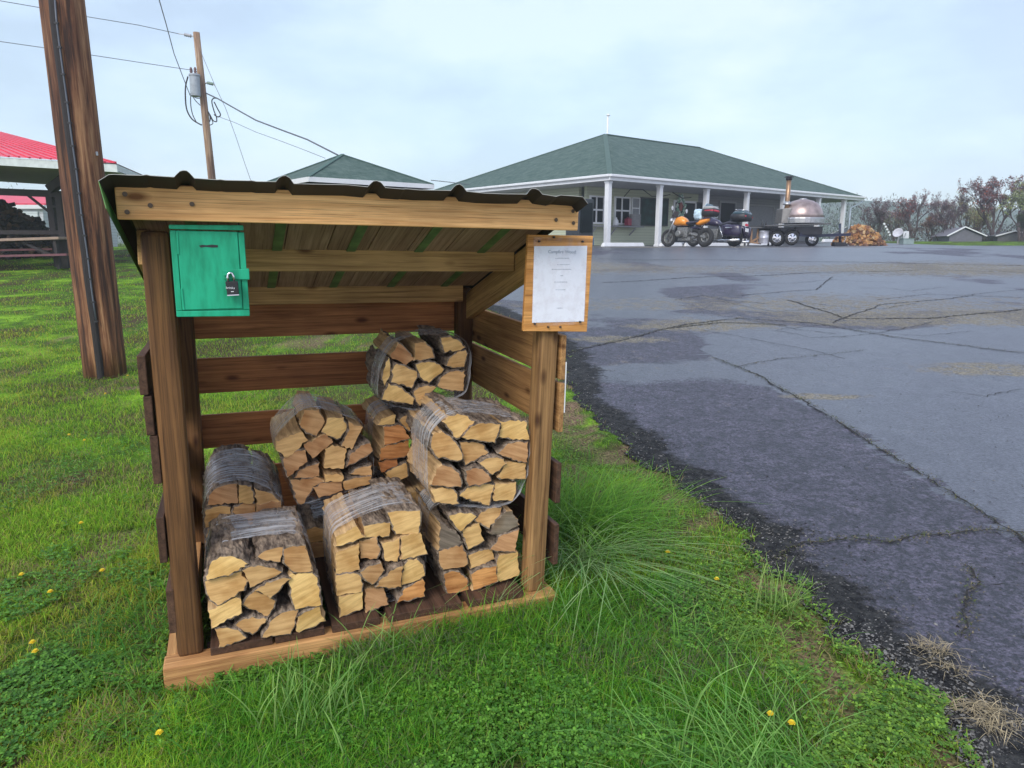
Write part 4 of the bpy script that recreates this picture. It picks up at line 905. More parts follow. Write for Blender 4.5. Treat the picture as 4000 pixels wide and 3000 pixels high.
# ------------------------------------------------------------------ near utility pole
def cyl_bark(path,r,n,mt,name,parent,jit=.004):
    b=MB(); b.tube(path,r,n); v=b.v
    for i,p in enumerate(v):
        a=(i%n)*2*math.pi/n; k=jit*(math.sin(a*7)+.6*math.sin(a*13+p[2]*.7)); d=Vector((math.cos(a),math.sin(a),0))*k; v[i]=(p[0]+d.x,p[1]+d.y,p[2])
    return b.build(name,mt,parent,smooth=True)
def polemat(name,ca,cb,cc):
    m,t,p,N,L=mat(name); tc=N('ShaderNodeTexCoord'); mp=N('ShaderNodeMapping'); mp.inputs['Scale'].default_value=(20,20,1.0); L(tc.outputs['Object'],mp.inputs[0])
    n=N('ShaderNodeTexNoise'); n.inputs['Scale'].default_value=1; n.inputs['Detail'].default_value=9; n.inputs['Roughness'].default_value=.68; n.inputs['Distortion'].default_value=.3; L(mp.outputs[0],n.inputs['Vector'])
    r=N('ShaderNodeValToRGB'); e=r.color_ramp.elements; e[0].position=.40; e[0].color=ca+(1,); e[1].position=.68; e[1].color=cc+(1,); q=e.new(.5); q.color=cb+(1,); L(n.outputs[0],r.inputs[0])
    mp2=N('ShaderNodeMapping'); mp2.inputs['Scale'].default_value=(3,3,.35); L(tc.outputs['Object'],mp2.inputs[0]); n2=N('ShaderNodeTexNoise'); n2.inputs['Scale'].default_value=1.3; n2.inputs['Detail'].default_value=4; L(mp2.outputs[0],n2.inputs['Vector'])
    r2=N('ShaderNodeValToRGB'); r2.color_ramp.elements[0].position=.38; r2.color_ramp.elements[0].color=(.55,.45,.42,1); r2.color_ramp.elements[1].position=.62; r2.color_ramp.elements[1].color=(1.25,1.15,1,1); L(n2.outputs[0],r2.inputs[0])
    mx=N('ShaderNodeMix'); mx.data_type='RGBA'; mx.blend_type='MULTIPLY'; mx.inputs[0].default_value=1; L(r.outputs[0],mx.inputs[6]); L(r2.outputs[0],mx.inputs[7]); L(mx.outputs[2],p.inputs['Base Color']); p.inputs['Roughness'].default_value=.8
    b=N('ShaderNodeBump'); b.inputs['Strength'].default_value=.7; b.inputs['Distance'].default_value=.012; L(n.outputs[0],b.inputs['Height']); L(b.outputs[0],p.inputs['Normal']); return m
pb=gr(408,1484); zc=(pb[1]+.18)*math.cos(PITCH)-(pb[2]-H)*math.sin(PITCH); rr=150/F*zc/2
PY=pb[1]+rr; Pb=Vector((pb[0]*PY/pb[1]+.02,PY,pb[2]-.05)); Ptop=Vector(at(236,-60,PY)); 
PO=empty('utility_pole',Pb,'thick reddish brown wooden utility pole with a dark cable groove, left of the shelter','utility pole')
up_=Ptop-Pb; up_=up_*1.25
pm=polemat('red_brown_pole_wood',(.04,.018,.010),(.17,.075,.035),(.42,.26,.14))
cyl_bark([up_*(i/12) for i in range(13)],[rr*(1-.10*i/12) for i in range(13)],40,pm,'shaft',PO)
def onpole(u,v,off=.0):
    # point of the pole's near surface seen at (u,v)
    d=Vector(ray(u,v)); ax=up_.normalized(); w0=Vector(CAM)-Pb
    a=d-ax*d.dot(ax); w_=w0-ax*w0.dot(ax); h_=0
    A=a.dot(a);B=2*a.dot(w_)
    for _ in range(3):
        t_=(-B)/(2*A); hgt=(w0+d*t_).dot(ax); R=rr*(1-.10*hgt/up_.length)+off; Cc=w_.dot(w_)-R*R; di=B*B-4*A*Cc
        t_=(-B-math.sqrt(max(di,0)))/(2*A)
    return w0+d*t_
cv=[(214,0),(221,90),(233,185),(247,290),(262,400),(272,480),(284,570),(297,660),(308,755),(318,840),(330,920),(343,1010),(352,1090),(364,1180),(376,1256)]
b=MB(); b.tube([onpole(u-9,v,-.004) for u,v in cv+[(388,1350),(400,1440),(404,1490)]],.034,8); b.build('cable_groove',plain('tar_black_stain',(.02,.016,.016),.7,bump=.4),PO)
b=MB(); b.tube([onpole(u,v,.020) for u,v in cv],.008,8); b.build('ground_cable',plain('grey_cable',(.10,.11,.13),.45),PO,smooth=True)
for u,v in cv[1:]:
    p=onpole(u,v,.022); b=MB(); b.box(p,(.035,.02,.016)); b.build('cable_staple',black,PO)
for u,v in ((378,600),(483,853)):
    p=onpole(u,v,.0); b=MB(); b.box(p,(.02,.012,.035)); b.build('pole_tag',galv if v<700 else screwm,PO)
# soil ring and litter at the foot
Pq=rng.normal(0,1,(900,2))*[.42,.22]+[pb[0]-.12,pb[1]-.12]; Pq=np.c_[Pq,ground(Pq[:,0],Pq[:,1])+rng.uniform(.003,.03,900)]
o=fastmesh('wood_litter',*blades(Pq,rng.uniform(.02,.05,900),rng.uniform(.003,.007,900),rng.uniform(0,6.28,900),np.full(900,2.2),rng.uniform(.04,.22,(900,1))*np.array([1,.72,.5])),drym); tag(o,'dead grass and wood litter scattered round the foot of the utility pole','litter',kind='stuff')
# ------------------------------------------------------------------ distant pole with transformer
Y2=31; p0=Vector(at(858,985,Y2)); p0.z=float(ground(p0.x,p0.y)); ptp=Vector(at(767,127,Y2))
DP=empty('utility_pole',p0,'distant slim utility pole with a grey transformer drum and looped wires','utility pole')
pm2=polemat('grey_brown_pole_wood',(.16,.10,.06),(.30,.21,.14),(.44,.36,.28))
A2=ptp-p0; b=MB(); b.tube([A2*(i/6) for i in range(7)],[.17-.04*i/6 for i in range(7)],14); b.build('shaft',pm2,DP,smooth=True)
def a2(x,y,dy=0): return Vector(at(x/2.212,y/2.212,Y2+dy))-p0
t0=a2(1690,830,-.35); t1=a2(1680,655,-.35)
b=MB(); b.tube([t0,t1],.20,18); b.tube([t1,t1+Vector((0,0,.06))],[.23,.21],18); b.tube([t0-Vector((0,0,.02)),t0],[.17,.20],18); tf=b.build('transformer_drum',galv,DP,auto=True)
for x in (-.12,.05):
    b=MB(); b.lathe([(.05,0),(.07,.05),(.04,.08),(.07,.12),(.04,.16),(.06,.2),(.03,.28)],t1+Vector((x,0,.05)),n=10); b.build('bushing',plain('brown_porcelain',(.12,.06,.05),.25),DP,smooth=True)
def ins(pts,name,mt):
    A=a2(*pts[0]);B_=a2(*pts[1]); b=MB(); n=8; b.tube([A+(B_-A)*i/n for i in range(n+1)],[.03,.075,.045,.075,.045,.075,.045,.075,.03],8); b.build(name,mt,DP,smooth=True)
ins([(1590,298),(1655,312)],'insulator',plain('grey_insulator',(.35,.36,.38),.4)); ins([(1790,715),(1845,728)],'insulator',plain('green_insulator',(.16,.24,.18),.4))
b=MB(); b.tube([a2(1655,312),a2(1690,318)],.025,6); b.tube([a2(1545,292),a2(1590,298)],.02,6); b.tube([a2(1752,742),a2(1770,722),a2(1790,715)],.03,6); b.tube([a2(1845,728),a2(1860,745)],.02,6); b.build('bracket',steel,DP)
def loop(pts,r=.018,name='jumper_wire'):
    P=[a2(*p) for p in pts]; Q=[]
    for i in range(len(P)-1):
        a,b_,c_,d=P[max(i-1,0)],P[i],P[i+1],P[min(i+2,len(P)-1)]
        for k in range(6):
            t=k/6; Q.append(.5*((2*b_)+(c_-a)*t+(2*a-5*b_+4*c_-d)*t*t+(3*b_-a-3*c_+d)*t*t*t))
    Q.append(P[-1]); b=MB(); b.tube(Q,r,5); b.build(name,black,DP,smooth=True)
loop([(1625,660),(1605,740),(1602,840),(1615,950),(1660,1030),(1730,1075),(1745,1078)],.03)
loop([(1650,790),(1648,900),(1665,990),(1700,1060)],.02); loop([(1650,810),(1690,870),(1730,910)]); loop([(1640,810),(1690,845),(1740,850)])
loop([(1770,960),(1790,955),(1810,990),(1815,1040),(1790,1065),(1775,1050)],.025); loop([(1780,965),(1810,985),(1840,1040),(1870,1050),(1870,1010),(1850,960),(1830,880),(1845,850),(1880,850)],.025)
loop([(1850,880),(1880,940),(1905,990),(1885,1010),(1850,990)],.025); loop([(1790,1065),(1815,1080),(1840,1060),(1810,1000)],.018); loop([(1690,330),(1700,400),(1690,420)],.02)
def wire(label,pts,r,name='overhead_wire'):
    P=[Vector(at(*p)) for p in pts]; Q=[]
    for i in range(len(P)-1):
        for k in range(8):
            t=k/8; sag=0; Q.append(P[i].lerp(P[i+1],t))
    Q.append(P[-1]); c=Q[len(Q)//2].copy(); b=MB(); b.tube([q-c for q in Q],r,5); o=b.build(name,plain('wire_grey',(.10,.11,.13),.5),None,M=Matrix.Translation(c)); tag(o,label,'wire','overhead wires'); return o
wire('upper thin wire from the left edge to the top insulator of the distant pole',[(-300,-50,27),(0,3,28),(158,30,28.6),(345,66,29.2),(540,98,30),(698,132,Y2)],.013)
wire('lower thin wire from the left edge to the transformer bushings',[(-300,120,27),(0,162,28),(175,187,28.6),(350,214,29.2),(560,246,30),(755,275,Y2)],.013)
wire('steep dark wire running down from the top edge to the transformer',[(608,-60,22),(622,0,23),(650,98,25),(680,210,27.5),(722,320,30),(742,372,Y2-.4)],.016)
wire('thick dark service cable sagging from the distant pole towards the kiosk roof',[(800,362,Y2),(850,385,30.5),(920,425,29.5),(1000,470,28.4),(1100,508,27.2),(1200,545,26),(1320,606,24.6)],.028)
wire('faint lower cable below the service cable, reaching the kiosk roof',[(852,455,Y2),(920,480,30),(1000,516,29),(1100,552,27.5),(1200,590,26),(1270,618,25)],.010)
wire('fine guy wire slanting down right of the distant pole',[(780,192,Y2),(840,335,30),(880,420,29.4),(920,530,28.6),(960,650,27.6),(982,712,27)],.011)
wire('thin line between the kiosk roof and the shop roof',[(1684,704,22),(1760,712,24),(1838,722,27)],.012)
# ------------------------------------------------------------------ shop building
ang=R_(90-50.9); cx_=375/2760*28.0; corner=Vector((cx_,28.0,0)); corner.z=1.47
BF=Frame(Matrix.Translation(corner)@Matrix.Rotation(ang,4,'Z'))
BD=empty('shop_building',BF.M,'long single storey shop with a green hip roof and white posted porch','building')
LL,DD,EH,RH=21.3,13.4,2.62,5.62
b=MB(); a_=6.7; e0=[(0,0,EH+.14),(LL,0,EH+.14),(LL,DD,EH+.14),(0,DD,EH+.14)]; r0=(a_,a_,RH); r1=(LL-a_,a_,RH)
b.add(e0+[r0,r1],[(0,1,5,4),(1,2,5),(2,3,4,5),(3,0,4)]); rf=b.build('roof',shing,BD)
ridge=MB(); ridge.beam(r0,r1,.22,.05); 
for q in (e0[0],e0[3]): ridge.beam(q,r0,.22,.05)
for q in (e0[1],e0[2]): ridge.beam(q,r1,.22,.05)
ridge.build('ridge_cap',plain('dark_ridge_cap',(.07,.12,.10),.8),rf)
b=MB(); b.box((LL/2,-.02,EH+.03),(LL+.1,.05,.20)); b.box((-.02,DD/2,EH+.03),(.05,DD,.20)); b.box((LL+.02,DD/2,EH+.03),(.05,DD,.20)); b.box((LL/2,DD+.02,EH+.03),(LL,.05,.20)); b.build('fascia',white,BD)
b=MB()
for p,q in (((-.08,-.09,EH+.11),(LL+.12,-.09,EH+.11)),((-.09,-.05,EH+.11),(-.09,DD,EH+.11))): b.beam(p,q,.11,.10)
b.build('gutter',white,BD,bevel=.02)
soff=plain('shaded_white_soffit',(.34,.35,.36),.7); b=MB(); b.box((LL/2,DD/2,EH-.07),(LL-.05,DD-.05,.04)); b.build('soffit',soff,BD)  # white vinyl set grey, porch shade put into its colour
def bp(u,v,axis,val): return BF.un(u,v,axis,val)
for i,u in enumerate((2372,2571,2752,2909,3050,3188,3287)):
    x=bp(u,900,1,.2)[0]; b=MB(); b.box((x,.2,(EH-.05)/2),(.20,.20,EH-.05)); b.box((x,.2,.04),(.25,.25,.12)); b.box((x,.2,EH-.12),(.24,.24,.08)); b.build('porch_post',white,BD,bevel=.01)
WY=2.4; cream=siding('cream_siding',(.46,.49,.35)); greyw=siding('shaded_wall_panel',(.24,.24,.25))  # wall panel colour darkened to hold the shade under the porch roof
X0=bp(2292,850,1,WY)[0]; X1=bp(2725,850,1,WY)[0]; X2=bp(3200,850,1,WY)[0]
b=MB(); b.box(((X0+X1)/2,WY+.1,EH/2),(X1-X0,.16,EH-.1)); b.box((X0+.08,(WY+DD)/2+.2,EH/2),(.16,DD-WY-.6,EH-.1)); b.box((.9,DD*.6,EH/2),(.05,.05,.05)); b.build('wall',cream,BD)
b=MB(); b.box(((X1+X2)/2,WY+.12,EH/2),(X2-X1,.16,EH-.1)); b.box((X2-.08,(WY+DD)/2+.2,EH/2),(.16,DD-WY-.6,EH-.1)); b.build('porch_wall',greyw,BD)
def opening(name,u0,v0,u1,v1,mt,frame=True,mull=(),rail=(),fw=.07,fm=white):
    p=bp(u0,v0,1,WY); q=bp(u1,v1,1,WY); x0,x1=p[0],q[0]; zt_=(p[2]);zb_=q[2]; pr=BD; 
    b=MB()
    o=MB(); fr_=MB()
    for a,c_ in (((x0,zb_),(x1,zb_)),((x0,zt_),(x1,zt_))): fr_.beam((a[0]-fw/2,WY-.01,a[1]),(c_[0]+fw/2,WY-.01,c_[1]),.09,fw)
    for xx in (x0,x1)+tuple(x0+(x1-x0)*m_ for m_ in mull): fr_.box((xx,WY-.012,(zt_+zb_)/2),(fw,.09,zt_-zb_-fw))
    for m_ in rail: fr_.box(((x0+x1)/2,WY-.014,zb_+(zt_-zb_)*m_),(x1-x0-fw,.085,fw))
    fo=fr_.build(name,fm,BD) if frame else None
    o.box(((x0+x1)/2,WY+.0,(zt_+zb_)/2),(x1-x0-.01,.05,zt_-zb_-.01)); g=o.build('pane',mt,fo or BD); return fo
opening('window',2305,766,2354,872,win,mull=(.45,),rail=(.5,))
opening('window',2402,770,2456,875,win,mull=(.45,),rail=(.5,))
opening('window',2468,773,2494,862,plain('grey_panel',(.25,.26,.27),.5),rail=(.55,),fw=.05)
dg=two('dark_green_display',(.004,.014,.011),(.012,.05,.036),3,rough=.3,pos=(.4,.6),bump=0,spec=.15)
opening('window',2502,772,2560,882,dg,fw=.05,fm=plain('dark_frame',(.05,.05,.05),.5)); opening('window',2584,776,2604,882,dg,fw=.05,fm=plain('dark_frame',(.05,.05,.05),.5))
opening('door',2633,786,2708,950,glass('door_glass',(.035,.045,.045)),fw=.10)
opening('window',2716,792,2738,900,win,fw=.05,fm=plain('dark_frame',(.05,.05,.05),.5))
opening('door',2812,788,2862,955,glass('door_dark',(.012,.012,.014)),fw=.09,fm=plain('grey_frame',(.3,.3,.31),.5))
opening('window',2762,805,2800,850,win,fw=.05); opening('door',2925,800,3010,955,plain('grey_door_panel',(.20,.20,.21),.5),fw=.06,fm=plain('grey_frame',(.3,.3,.31),.5))
p=bp(2293,884,1,WY-.35); q=bp(2512,884,1,WY-.35); b=MB(); b.box(((p[0]+q[0])/2,WY-.2,(p[2]+q[2])/2),(q[0]-p[0],.42,.05)); 
for k in range(3): xx=p[0]+(q[0]-p[0])*(.15+.35*k); b.beam((xx,WY-.36,p[2]-.04),(xx,WY-.02,p[2]-.35),.05,.04)
b.build('serving_ledge',plain('grey_ledge',(.25,.25,.26),.5),BD)
slabp=MB(); slabp.box((LL/2,DD/2+.3,-.12),(LL+.1,DD-.3,.28)); slabp.build('porch_slab',plain('concrete',(.36,.36,.37),.8,bump=.2),BD)
b=MB(); b.tube([(LL-.1,.0,EH+.05),(LL-.12,.0,EH-.15),(LL-.8,.15,EH-.42),(LL-1.0,.2,EH-.5),(LL-1.0,.2,.1)],.045,8); b.build('downspout',plain('blue_grey_downspout',(.45,.52,.60),.5),BD,smooth=True)
b=MB(); b.tube([(.30,.33,EH-.1),(.30,.33,.1)],.04,8); b.build('downspout',white,BD,smooth=True)
# vent mast behind the ridge
mp_=Vector(at(2372,548,38)); mt_=Vector(at(2373,455,38)); b=MB(); b.tube([(0,0,-1.5),(0,0,mt_.z-mp_.z)],.05,8); b.lathe([(0,0),(.09,.03),(.09,.10),(0,.14)],(0.02,0,mt_.z-mp_.z),n=8)
o=b.build('flagpole',white,None,smooth=True,M=Matrix.Translation(mp_)); tag(o,'slim white flagpole rising above the peak of the shop roof','flagpole')
# string-light cables under the eave
for i,(pts) in enumerate(([(2438,768),(2462,740),(2512,741),(2545,766),(2580,768),(2618,760)],[(2628,752),(2665,774),(2700,772)])):
    P=[Vector(bp(u,v,1,.9)) for u,v in pts]; b=MB(); b.tube(P,.02,5); b.build('light_cable',black,BD)
# wreath
p=BF.M@Vector(bp(2660,806,1,WY-.08)); b=MB(); rw=random.Random(4)
for k in range(150):
    a=rw.uniform(0,6.28); r=.34+rw.gauss(0,.045); c=Vector((r*.8*math.cos(a),rw.gauss(0,.03),r*1.25*math.sin(a))); b.ell(c,(.05,.03,.05),n=5,mi=0 if rw.random()<.6 else 1)
WR=empty('wreath',Matrix.Translation(p)@Matrix.Rotation(ang,4,'Z'),'oval pale green wreath with a red centre hanging on the shop door','wreath')
b.build('leaves',[plain('wreath_green',(.30,.50,.38),.8),plain('wreath_white',(.7,.75,.7),.8)],WR); b=MB(); b.ell((0,.0,-.02),(.13,.05,.22),n=8); b.build('ornament',plain('wreath_red',(.35,.12,.10),.7),WR)
# things on the ledge
zl=p_=bp(2400,884,1,WY-.3)[2]+.03
def onledge(u): return bp(u,880,1,WY-.25)[0]
b=MB(); 
for k in range(7): b.lathe([(.30-.01*(k%2),0),(.33,.045),(.33,.07)],(0,0,k*.075),n=14,sy=.55)
o=b.build('cup_trays',plain('grey_trays',(.28,.28,.28),.5),None,M=BF.M@Matrix.Translation((onledge(2482),WY-.22,zl))); tag(o,'stack of grey cup trays at the right end of the serving ledge','tray stack')
b=MB(); b.box((0,0,.17),(.26,.2,.30)); b.tube([(-.08,0,.32),(-.06,0,.38),(.06,0,.38),(.08,0,.32)],.012,6); o=b.build('napkin_holder',plain('dark_red_tin',(.30,.02,.05),.4),None,M=BF.M@Matrix.Translation((onledge(2453),WY-.25,zl)),bevel=.02); tag(o,'small dark red caddy on the serving ledge beside the grey trays','caddy')
b=MB(); b.lathe([(.11,0),(.13,.05),(.12,.22),(.06,.30),(.05,.36)],(0,0,0),n=12); o=b.build('white_jug',white,None,M=BF.M@Matrix.Translation((onledge(2405),WY-.25,zl)),smooth=True); tag(o,'white jug on the serving ledge, right of the corner post','jug')
b=MB(); b.box((0,0,.16),(.24,.2,.32)); b.lathe([(.0,.32),(.05,.34),(.0,.37)],(0,0,0),n=8); o=b.build('napkin_holder',plain('dark_red_tin2',(.30,.02,.05),.4),None,M=BF.M@Matrix.Translation((bp(2300,876,1,WY-.3)[0],WY-.3,zl)),bevel=.02); tag(o,'small dark red tin at the left end of the serving ledge','caddy')
# blue machine at the left wall
p=Vector(at(2262,960,27.2)); p.z=float(ground(p.x,p.y)); V_=empty('drinks_cooler',Matrix.Translation(p)@Matrix.Rotation(ang,4,'Z'),'dark upright cooler with a blue base at the left end of the shop front','cooler')
b=MB(); b.box((0,0,1.05),(.8,.7,1.5)); b.build('cabinet',plain('dark_cabinet',(.035,.04,.045),.4),V_,bevel=.03); b=MB(); b.box((0,-.02,.22),(.84,.74,.30)); b.build('base',plain('blue_base',(.05,.14,.25),.4),V_,bevel=.02); b=MB(); b.box((0,-.37,1.1),(.6,.03,1.1)); b.build('glass_door',win,V_)
# wheel stops
for i,(u0,u1) in enumerate(((2352,2513),(2578,2662),(2672,2738),(2760,2842),(2918,3008),(3212,3275),(3322,3392))):
    a=Vector(bp(u0,960,1,-.35)); c=Vector(bp(u1,960,1,-.35)); xm=(a.x+c.x)/2; Ln=c.x-a.x; b=MB()
    b.add([(-Ln/2,-.09,0),(Ln/2,-.09,0),(Ln/2,.09,0),(-Ln/2,.09,0),(-Ln/2+.06,-.05,.15),(Ln/2-.06,-.05,.15),(Ln/2-.06,.05,.15),(-Ln/2+.06,.05,.15)],[(0,3,2,1),(4,5,6,7),(0,1,5,4),(1,2,6,5),(2,3,7,6),(3,0,4,7)])
    wp=BF.M@Vector((xm,-.35,0)); zg=float(ground(wp.x,wp.y))
    o=b.build('wheel_stop',white,None,M=Matrix.Translation((wp.x,wp.y,zg+.012))@Matrix.Rotation(ang,4,'Z'),bevel=.015)
    tag(o,['white concrete wheel stop at the corner post of the shop','white wheel stop behind the front wheel of the orange motorcycle','white wheel stop showing between the wheels of the orange motorcycle','white wheel stop between the two motorcycles and the next porch post','white wheel stop in front of the silver drum beside the oven trailer','white wheel stop under the tongue of the oven trailer','white wheel stop in front of the split log heap'][i],'wheel stop','white wheel stops along the porch')
# ------------------------------------------------------------------ green roofed kiosk
N0=Vector((-5.93,21,float(ground(-5.9,21)))); KF=Matrix.Translation(N0)@Matrix.Rotation(ang,4,'Z'); KD=empty('picnic_kiosk',KF,'small square kiosk with a green shingled pyramid roof behind the shelter','kiosk')
kz=float(at(1220,690,21)[2])-N0.z; ka=float(at(1352,604,24)[2])-N0.z; s_=4.3
b=MB(); b.add([(0,0,kz),(s_,0,kz),(s_,s_,kz),(0,s_,kz),(s_/2,s_/2,ka)],[(0,1,4),(1,2,4),(2,3,4),(3,0,4),(3,2,1,0)]); b.build('roof',shing,KD)
b=MB()
for q in ((0,0),(s_,0),(0,s_)): b.beam((q[0],q[1],kz+.01),(s_/2,s_/2,ka+.01),.12,.03)
b.build('ridge_cap',plain('ridge_green',(.06,.12,.10),.8),KD)
b=MB(); b.box((s_/2,0,kz-.07),(s_+.04,.04,.14)); b.box((0,s_/2,kz-.07),(.04,s_-.05,.14)); b.box((s_,s_/2,kz-.07),(.04,s_-.05,.14)); b.build('fascia',white,KD)
b=MB(); b.box((s_/2,s_/2,kz-.32),(s_-.5,s_-.5,.34)); b.build('interior_shade',plain('kiosk_shade',(.02,.025,.03),.7),KD)  # dark block painting the shaded interior under the kiosk roof
for x in (.35,s_-.35):
    for y in (.35,s_-.35): b=MB(); b.box((x,y,(kz-.15)/2),(.12,.12,kz-.3)); b.build('post',Wd['post'],KD)
# ------------------------------------------------------------------ red roofed pavilion at the left
Yp=15.5
def pv(u,v,Y=Yp): return Vector(at(u,v,Y))
foot=gr(232,1050); pz=float(foot[2]); Yp=float(foot[1])+.6
PM=empty('picnic_pavilion',(pv(250,1000).x,Yp,pz),'open picnic pavilion with a red metal hip roof and dark posts at the left edge','pavilion'); PO_=Vector((pv(250,1000).x,Yp,pz))
r_=lambda q:Vector(q)-PO_
c1=pv(452,637); c0=pv(-900,560,Yp-1.2); wdp=6.5; dv=Vector((-.30,1,0)).normalized()*wdp
top1=pv(0,520,Yp+2.6); 
# roof planes: front eave c0-c1, hip from c1 up to ridge
ridgeR=pv(0,518,Yp+3.2); hipdir=(ridgeR-c1); ridgeL=ridgeR+(c0-c1)*.6
b=MB(); bk=c1+dv*1.0; 
def ribbed(quad,n,mt,name):
    A,B_,C_,D_=[r_(q) for q in quad]; b=MB(); nn=((B_-A).cross(D_-A)).normalized(); nn=nn if nn.z>0 else -nn
    b.add([A,B_,C_,D_],[(0,1,2,3)])
    for i in range(n+1):
        s=i/n; p=A.lerp(B_,s)+nn*.012; q=D_.lerp(C_,s)+nn*.012
        if (q-p).length>.05: b.beam(p,q,.04,.035,up=nn)
    return b.build(name,mt,PM)
ribbed([c0,c1,ridgeR,ridgeL],34,redroof,'roof')
b=MB(); b.add([r_(c1),r_(bk),r_(ridgeR)],[(0,1,2)]); b.build('roof',redroof,PM)
b=MB(); dwn=Vector((0,0,-.185)); A=r_(c0);B_=r_(c1); b.prism([A+Vector((0,.03,-.02)),B_+Vector((0,.03,-.02)),B_+dwn+Vector((0,.03,0)),A+dwn+Vector((0,.03,0))],(0,.04,0)); B2=r_(bk); b.prism([B_+Vector((-.02,.07,-.02)),B2+Vector((-.02,0,-.02)),B2+dwn+Vector((-.02,0,0)),B_+dwn+Vector((-.02,.07,0))],(-.04,0,0)); b.build('fascia',plain('pale_fascia',(.55,.60,.58),.6),PM)
sf=plain('olive_ceiling',(.16,.17,.12),.8); b=MB(); b.add([A+dwn*.9+Vector((0,.1,0)),B_+dwn*.9+Vector((0,.1,0)),B2+dwn*.9,A+dwn*.9+dv],[(0,1,2,3)]); b.build('ceiling',sf,PM)
dk=plain('dark_stained_timber',(.025,.02,.02),.7,var=.3)
def seg(name,u0,v0,u1,v1,wd,Y0=0,Y1=None,mt=dk,ht=None,par=None,O_=None):
    p=pv(u0,v0,Yp+Y0)-(PO_ if O_ is None else O_); q=pv(u1,v1,Yp+(Y0 if Y1 is None else Y1))-(PO_ if O_ is None else O_); b=MB(); b.beam(p,q,wd,ht or wd,up=(0,0,1) if abs((q-p).normalized().z)<.8 else (0,1,0)); return b.build(name,mt,par or PM)
seg('header',-700,722,232,758,.2,-.1,-.1,ht=.16); seg('header',-600,652,225,662,.10,.5,.5,ht=.12)
seg('post',196,766,232,1046,.15,-.1); seg('post',232,752,262,1056,.15,-.4); seg('post',-420,700,-350,1060,.15,-.1)
seg('brace',108,762,192,828,.05,-.15); seg('brace',195,740,250,700,.2,-.3,-.3); seg('rail',-600,905,255,908,.06,-.2,ht=.10); seg('tie_block',205,806,255,812,.06,-.3,ht=.05)
# picnic table in front of the pavilion
tb=Vector(gr(60,1050)); tb.z=pz; TB=empty('picnic_table',tb,'long maroon and brown picnic table under the edge of the red pavilion','picnic table')
red=plain('maroon_boards',(.16,.06,.07),.6); tan=plain('worn_table_boards',(.34,.24,.18),.6)
seg('table_top',-420,952,262,930,.75,-.9,-.6,mt=tan,ht=.06,par=TB,O_=tb); seg('bench',-380,1008,272,994,.28,-1.3,-1.0,mt=red,ht=.05,par=TB,O_=tb); seg('bench',-380,985,262,972,.28,.2,.3,mt=red,ht=.05,par=TB,O_=tb)
seg('leg',60,930,215,1005,.07,-.9,-.8,par=TB,O_=tb); seg('leg',-100,1040,20,935,.07,-.9,par=TB,O_=tb); seg('leg',215,940,232,1050,.07,-.9,par=TB,O_=tb)
def logheap(name,label,c,sx,sy,sz,nlog,cols,seed,size=.12,kind='stuff'):
    r=random.Random(seed); b=MB(); mats=[two('%s_wood_%d'%(name,i),tuple(x*.55 for x in cc),cc,9,rough=.85) for i,cc in enumerate(cols)]
    for k in range(nlog):
        a=r.uniform(0,6.28); q=math.sqrt(r.random()); x=q*math.cos(a)*sx; y=q*math.sin(a)*sy; zz=sz*max(0,1-(q**1.3))*r.uniform(.86,1.0)+.03
        L_=r.uniform(.22,.42)*size/.12; rot=Matrix.Rotation(r.uniform(0,6.28),3,'Z')@Matrix.Rotation(r.gauss(0,.35),3,'Y')@Matrix.Rotation(r.uniform(0,6.28),3,'X')
        w_=r.uniform(.05,.10)*size/.12; pol=[(0,0),(w_*1.6,w_*.1),(w_*1.3,w_*.8),(w_*.5,w_*1.15)]
        vs=[rot@Vector((s*L_/2,p[0]-w_*.7,p[1]-w_*.5))+Vector((x,y,zz)) for s in(-1,1) for p in pol]
        m_=r.randrange(len(cols)); b.add(vs,[(3,2,1,0),(4,5,6,7)]+[(i,(i+1)%4,(i+1)%4+4,i+4) for i in range(4)],m_)
    o=b.build(name,mats,None,M=Matrix.Translation(c)); tag(o,label,'log heap',kind=kind); return o
hp_=Vector(at(-30,1000,Yp+3.2)); hp_.z=float(ground(hp_.x,hp_.y)); logheap('dark_log_heap','heap of dark weathered split logs stored under the red pavilion',hp_,2.3,1.6,1.75,900,[(.05,.045,.04),(.09,.075,.06),(.035,.032,.03),(.16,.10,.06)],3,.15)
# white garage behind
gx=Vector(at(0,800,Yp+9)); gz=float(ground(gx.x,gx.y)); GO=Vector(at(165,940,Yp+9)); GO.z=gz; GA=empty('garage',GO,'white garage with a red metal roof behind the red pavilion','garage')
def g_(u,v,dy=0): return Vector(at(u,v,Yp+9+dy))-GO
b=MB(); q=[g_(-700,815),g_(168,815),g_(168,960),g_(-700,960)]; b.prism([q[0],q[1],q[2]+Vector((0,0,-.5)),q[3]+Vector((0,0,-.5))],(0,5,0)); b.build('wall',siding('white_siding',(.55,.58,.60)),GA)
b=MB(); q=[g_(-700,797),g_(180,801),g_(176,765,1.5),g_(-700,755,1.5)]; b.prism(q,(0,.0,.06)); 
for i in range(24): s=i/23; b.beam(q[0].lerp(q[1],s)+Vector((0,-.02,.03)),q[3].lerp(q[2],s)+Vector((0,-.02,.03)),.05,.05)
b.build('roof',redroof,GA); b=MB(); b.beam(g_(-700,806,-.1),g_(176,808,-.1),.1,.14); b.build('fascia',white,GA)
b=MB(); q=[g_(-260,826,-.06),g_(146,826,-.06),g_(152,930,-.06),g_(-260,930,-.06)]; b.prism(q,(0,.05,0)); gd=b.build('garage_door',siding('door_panels',(.60,.66,.66)),GA)
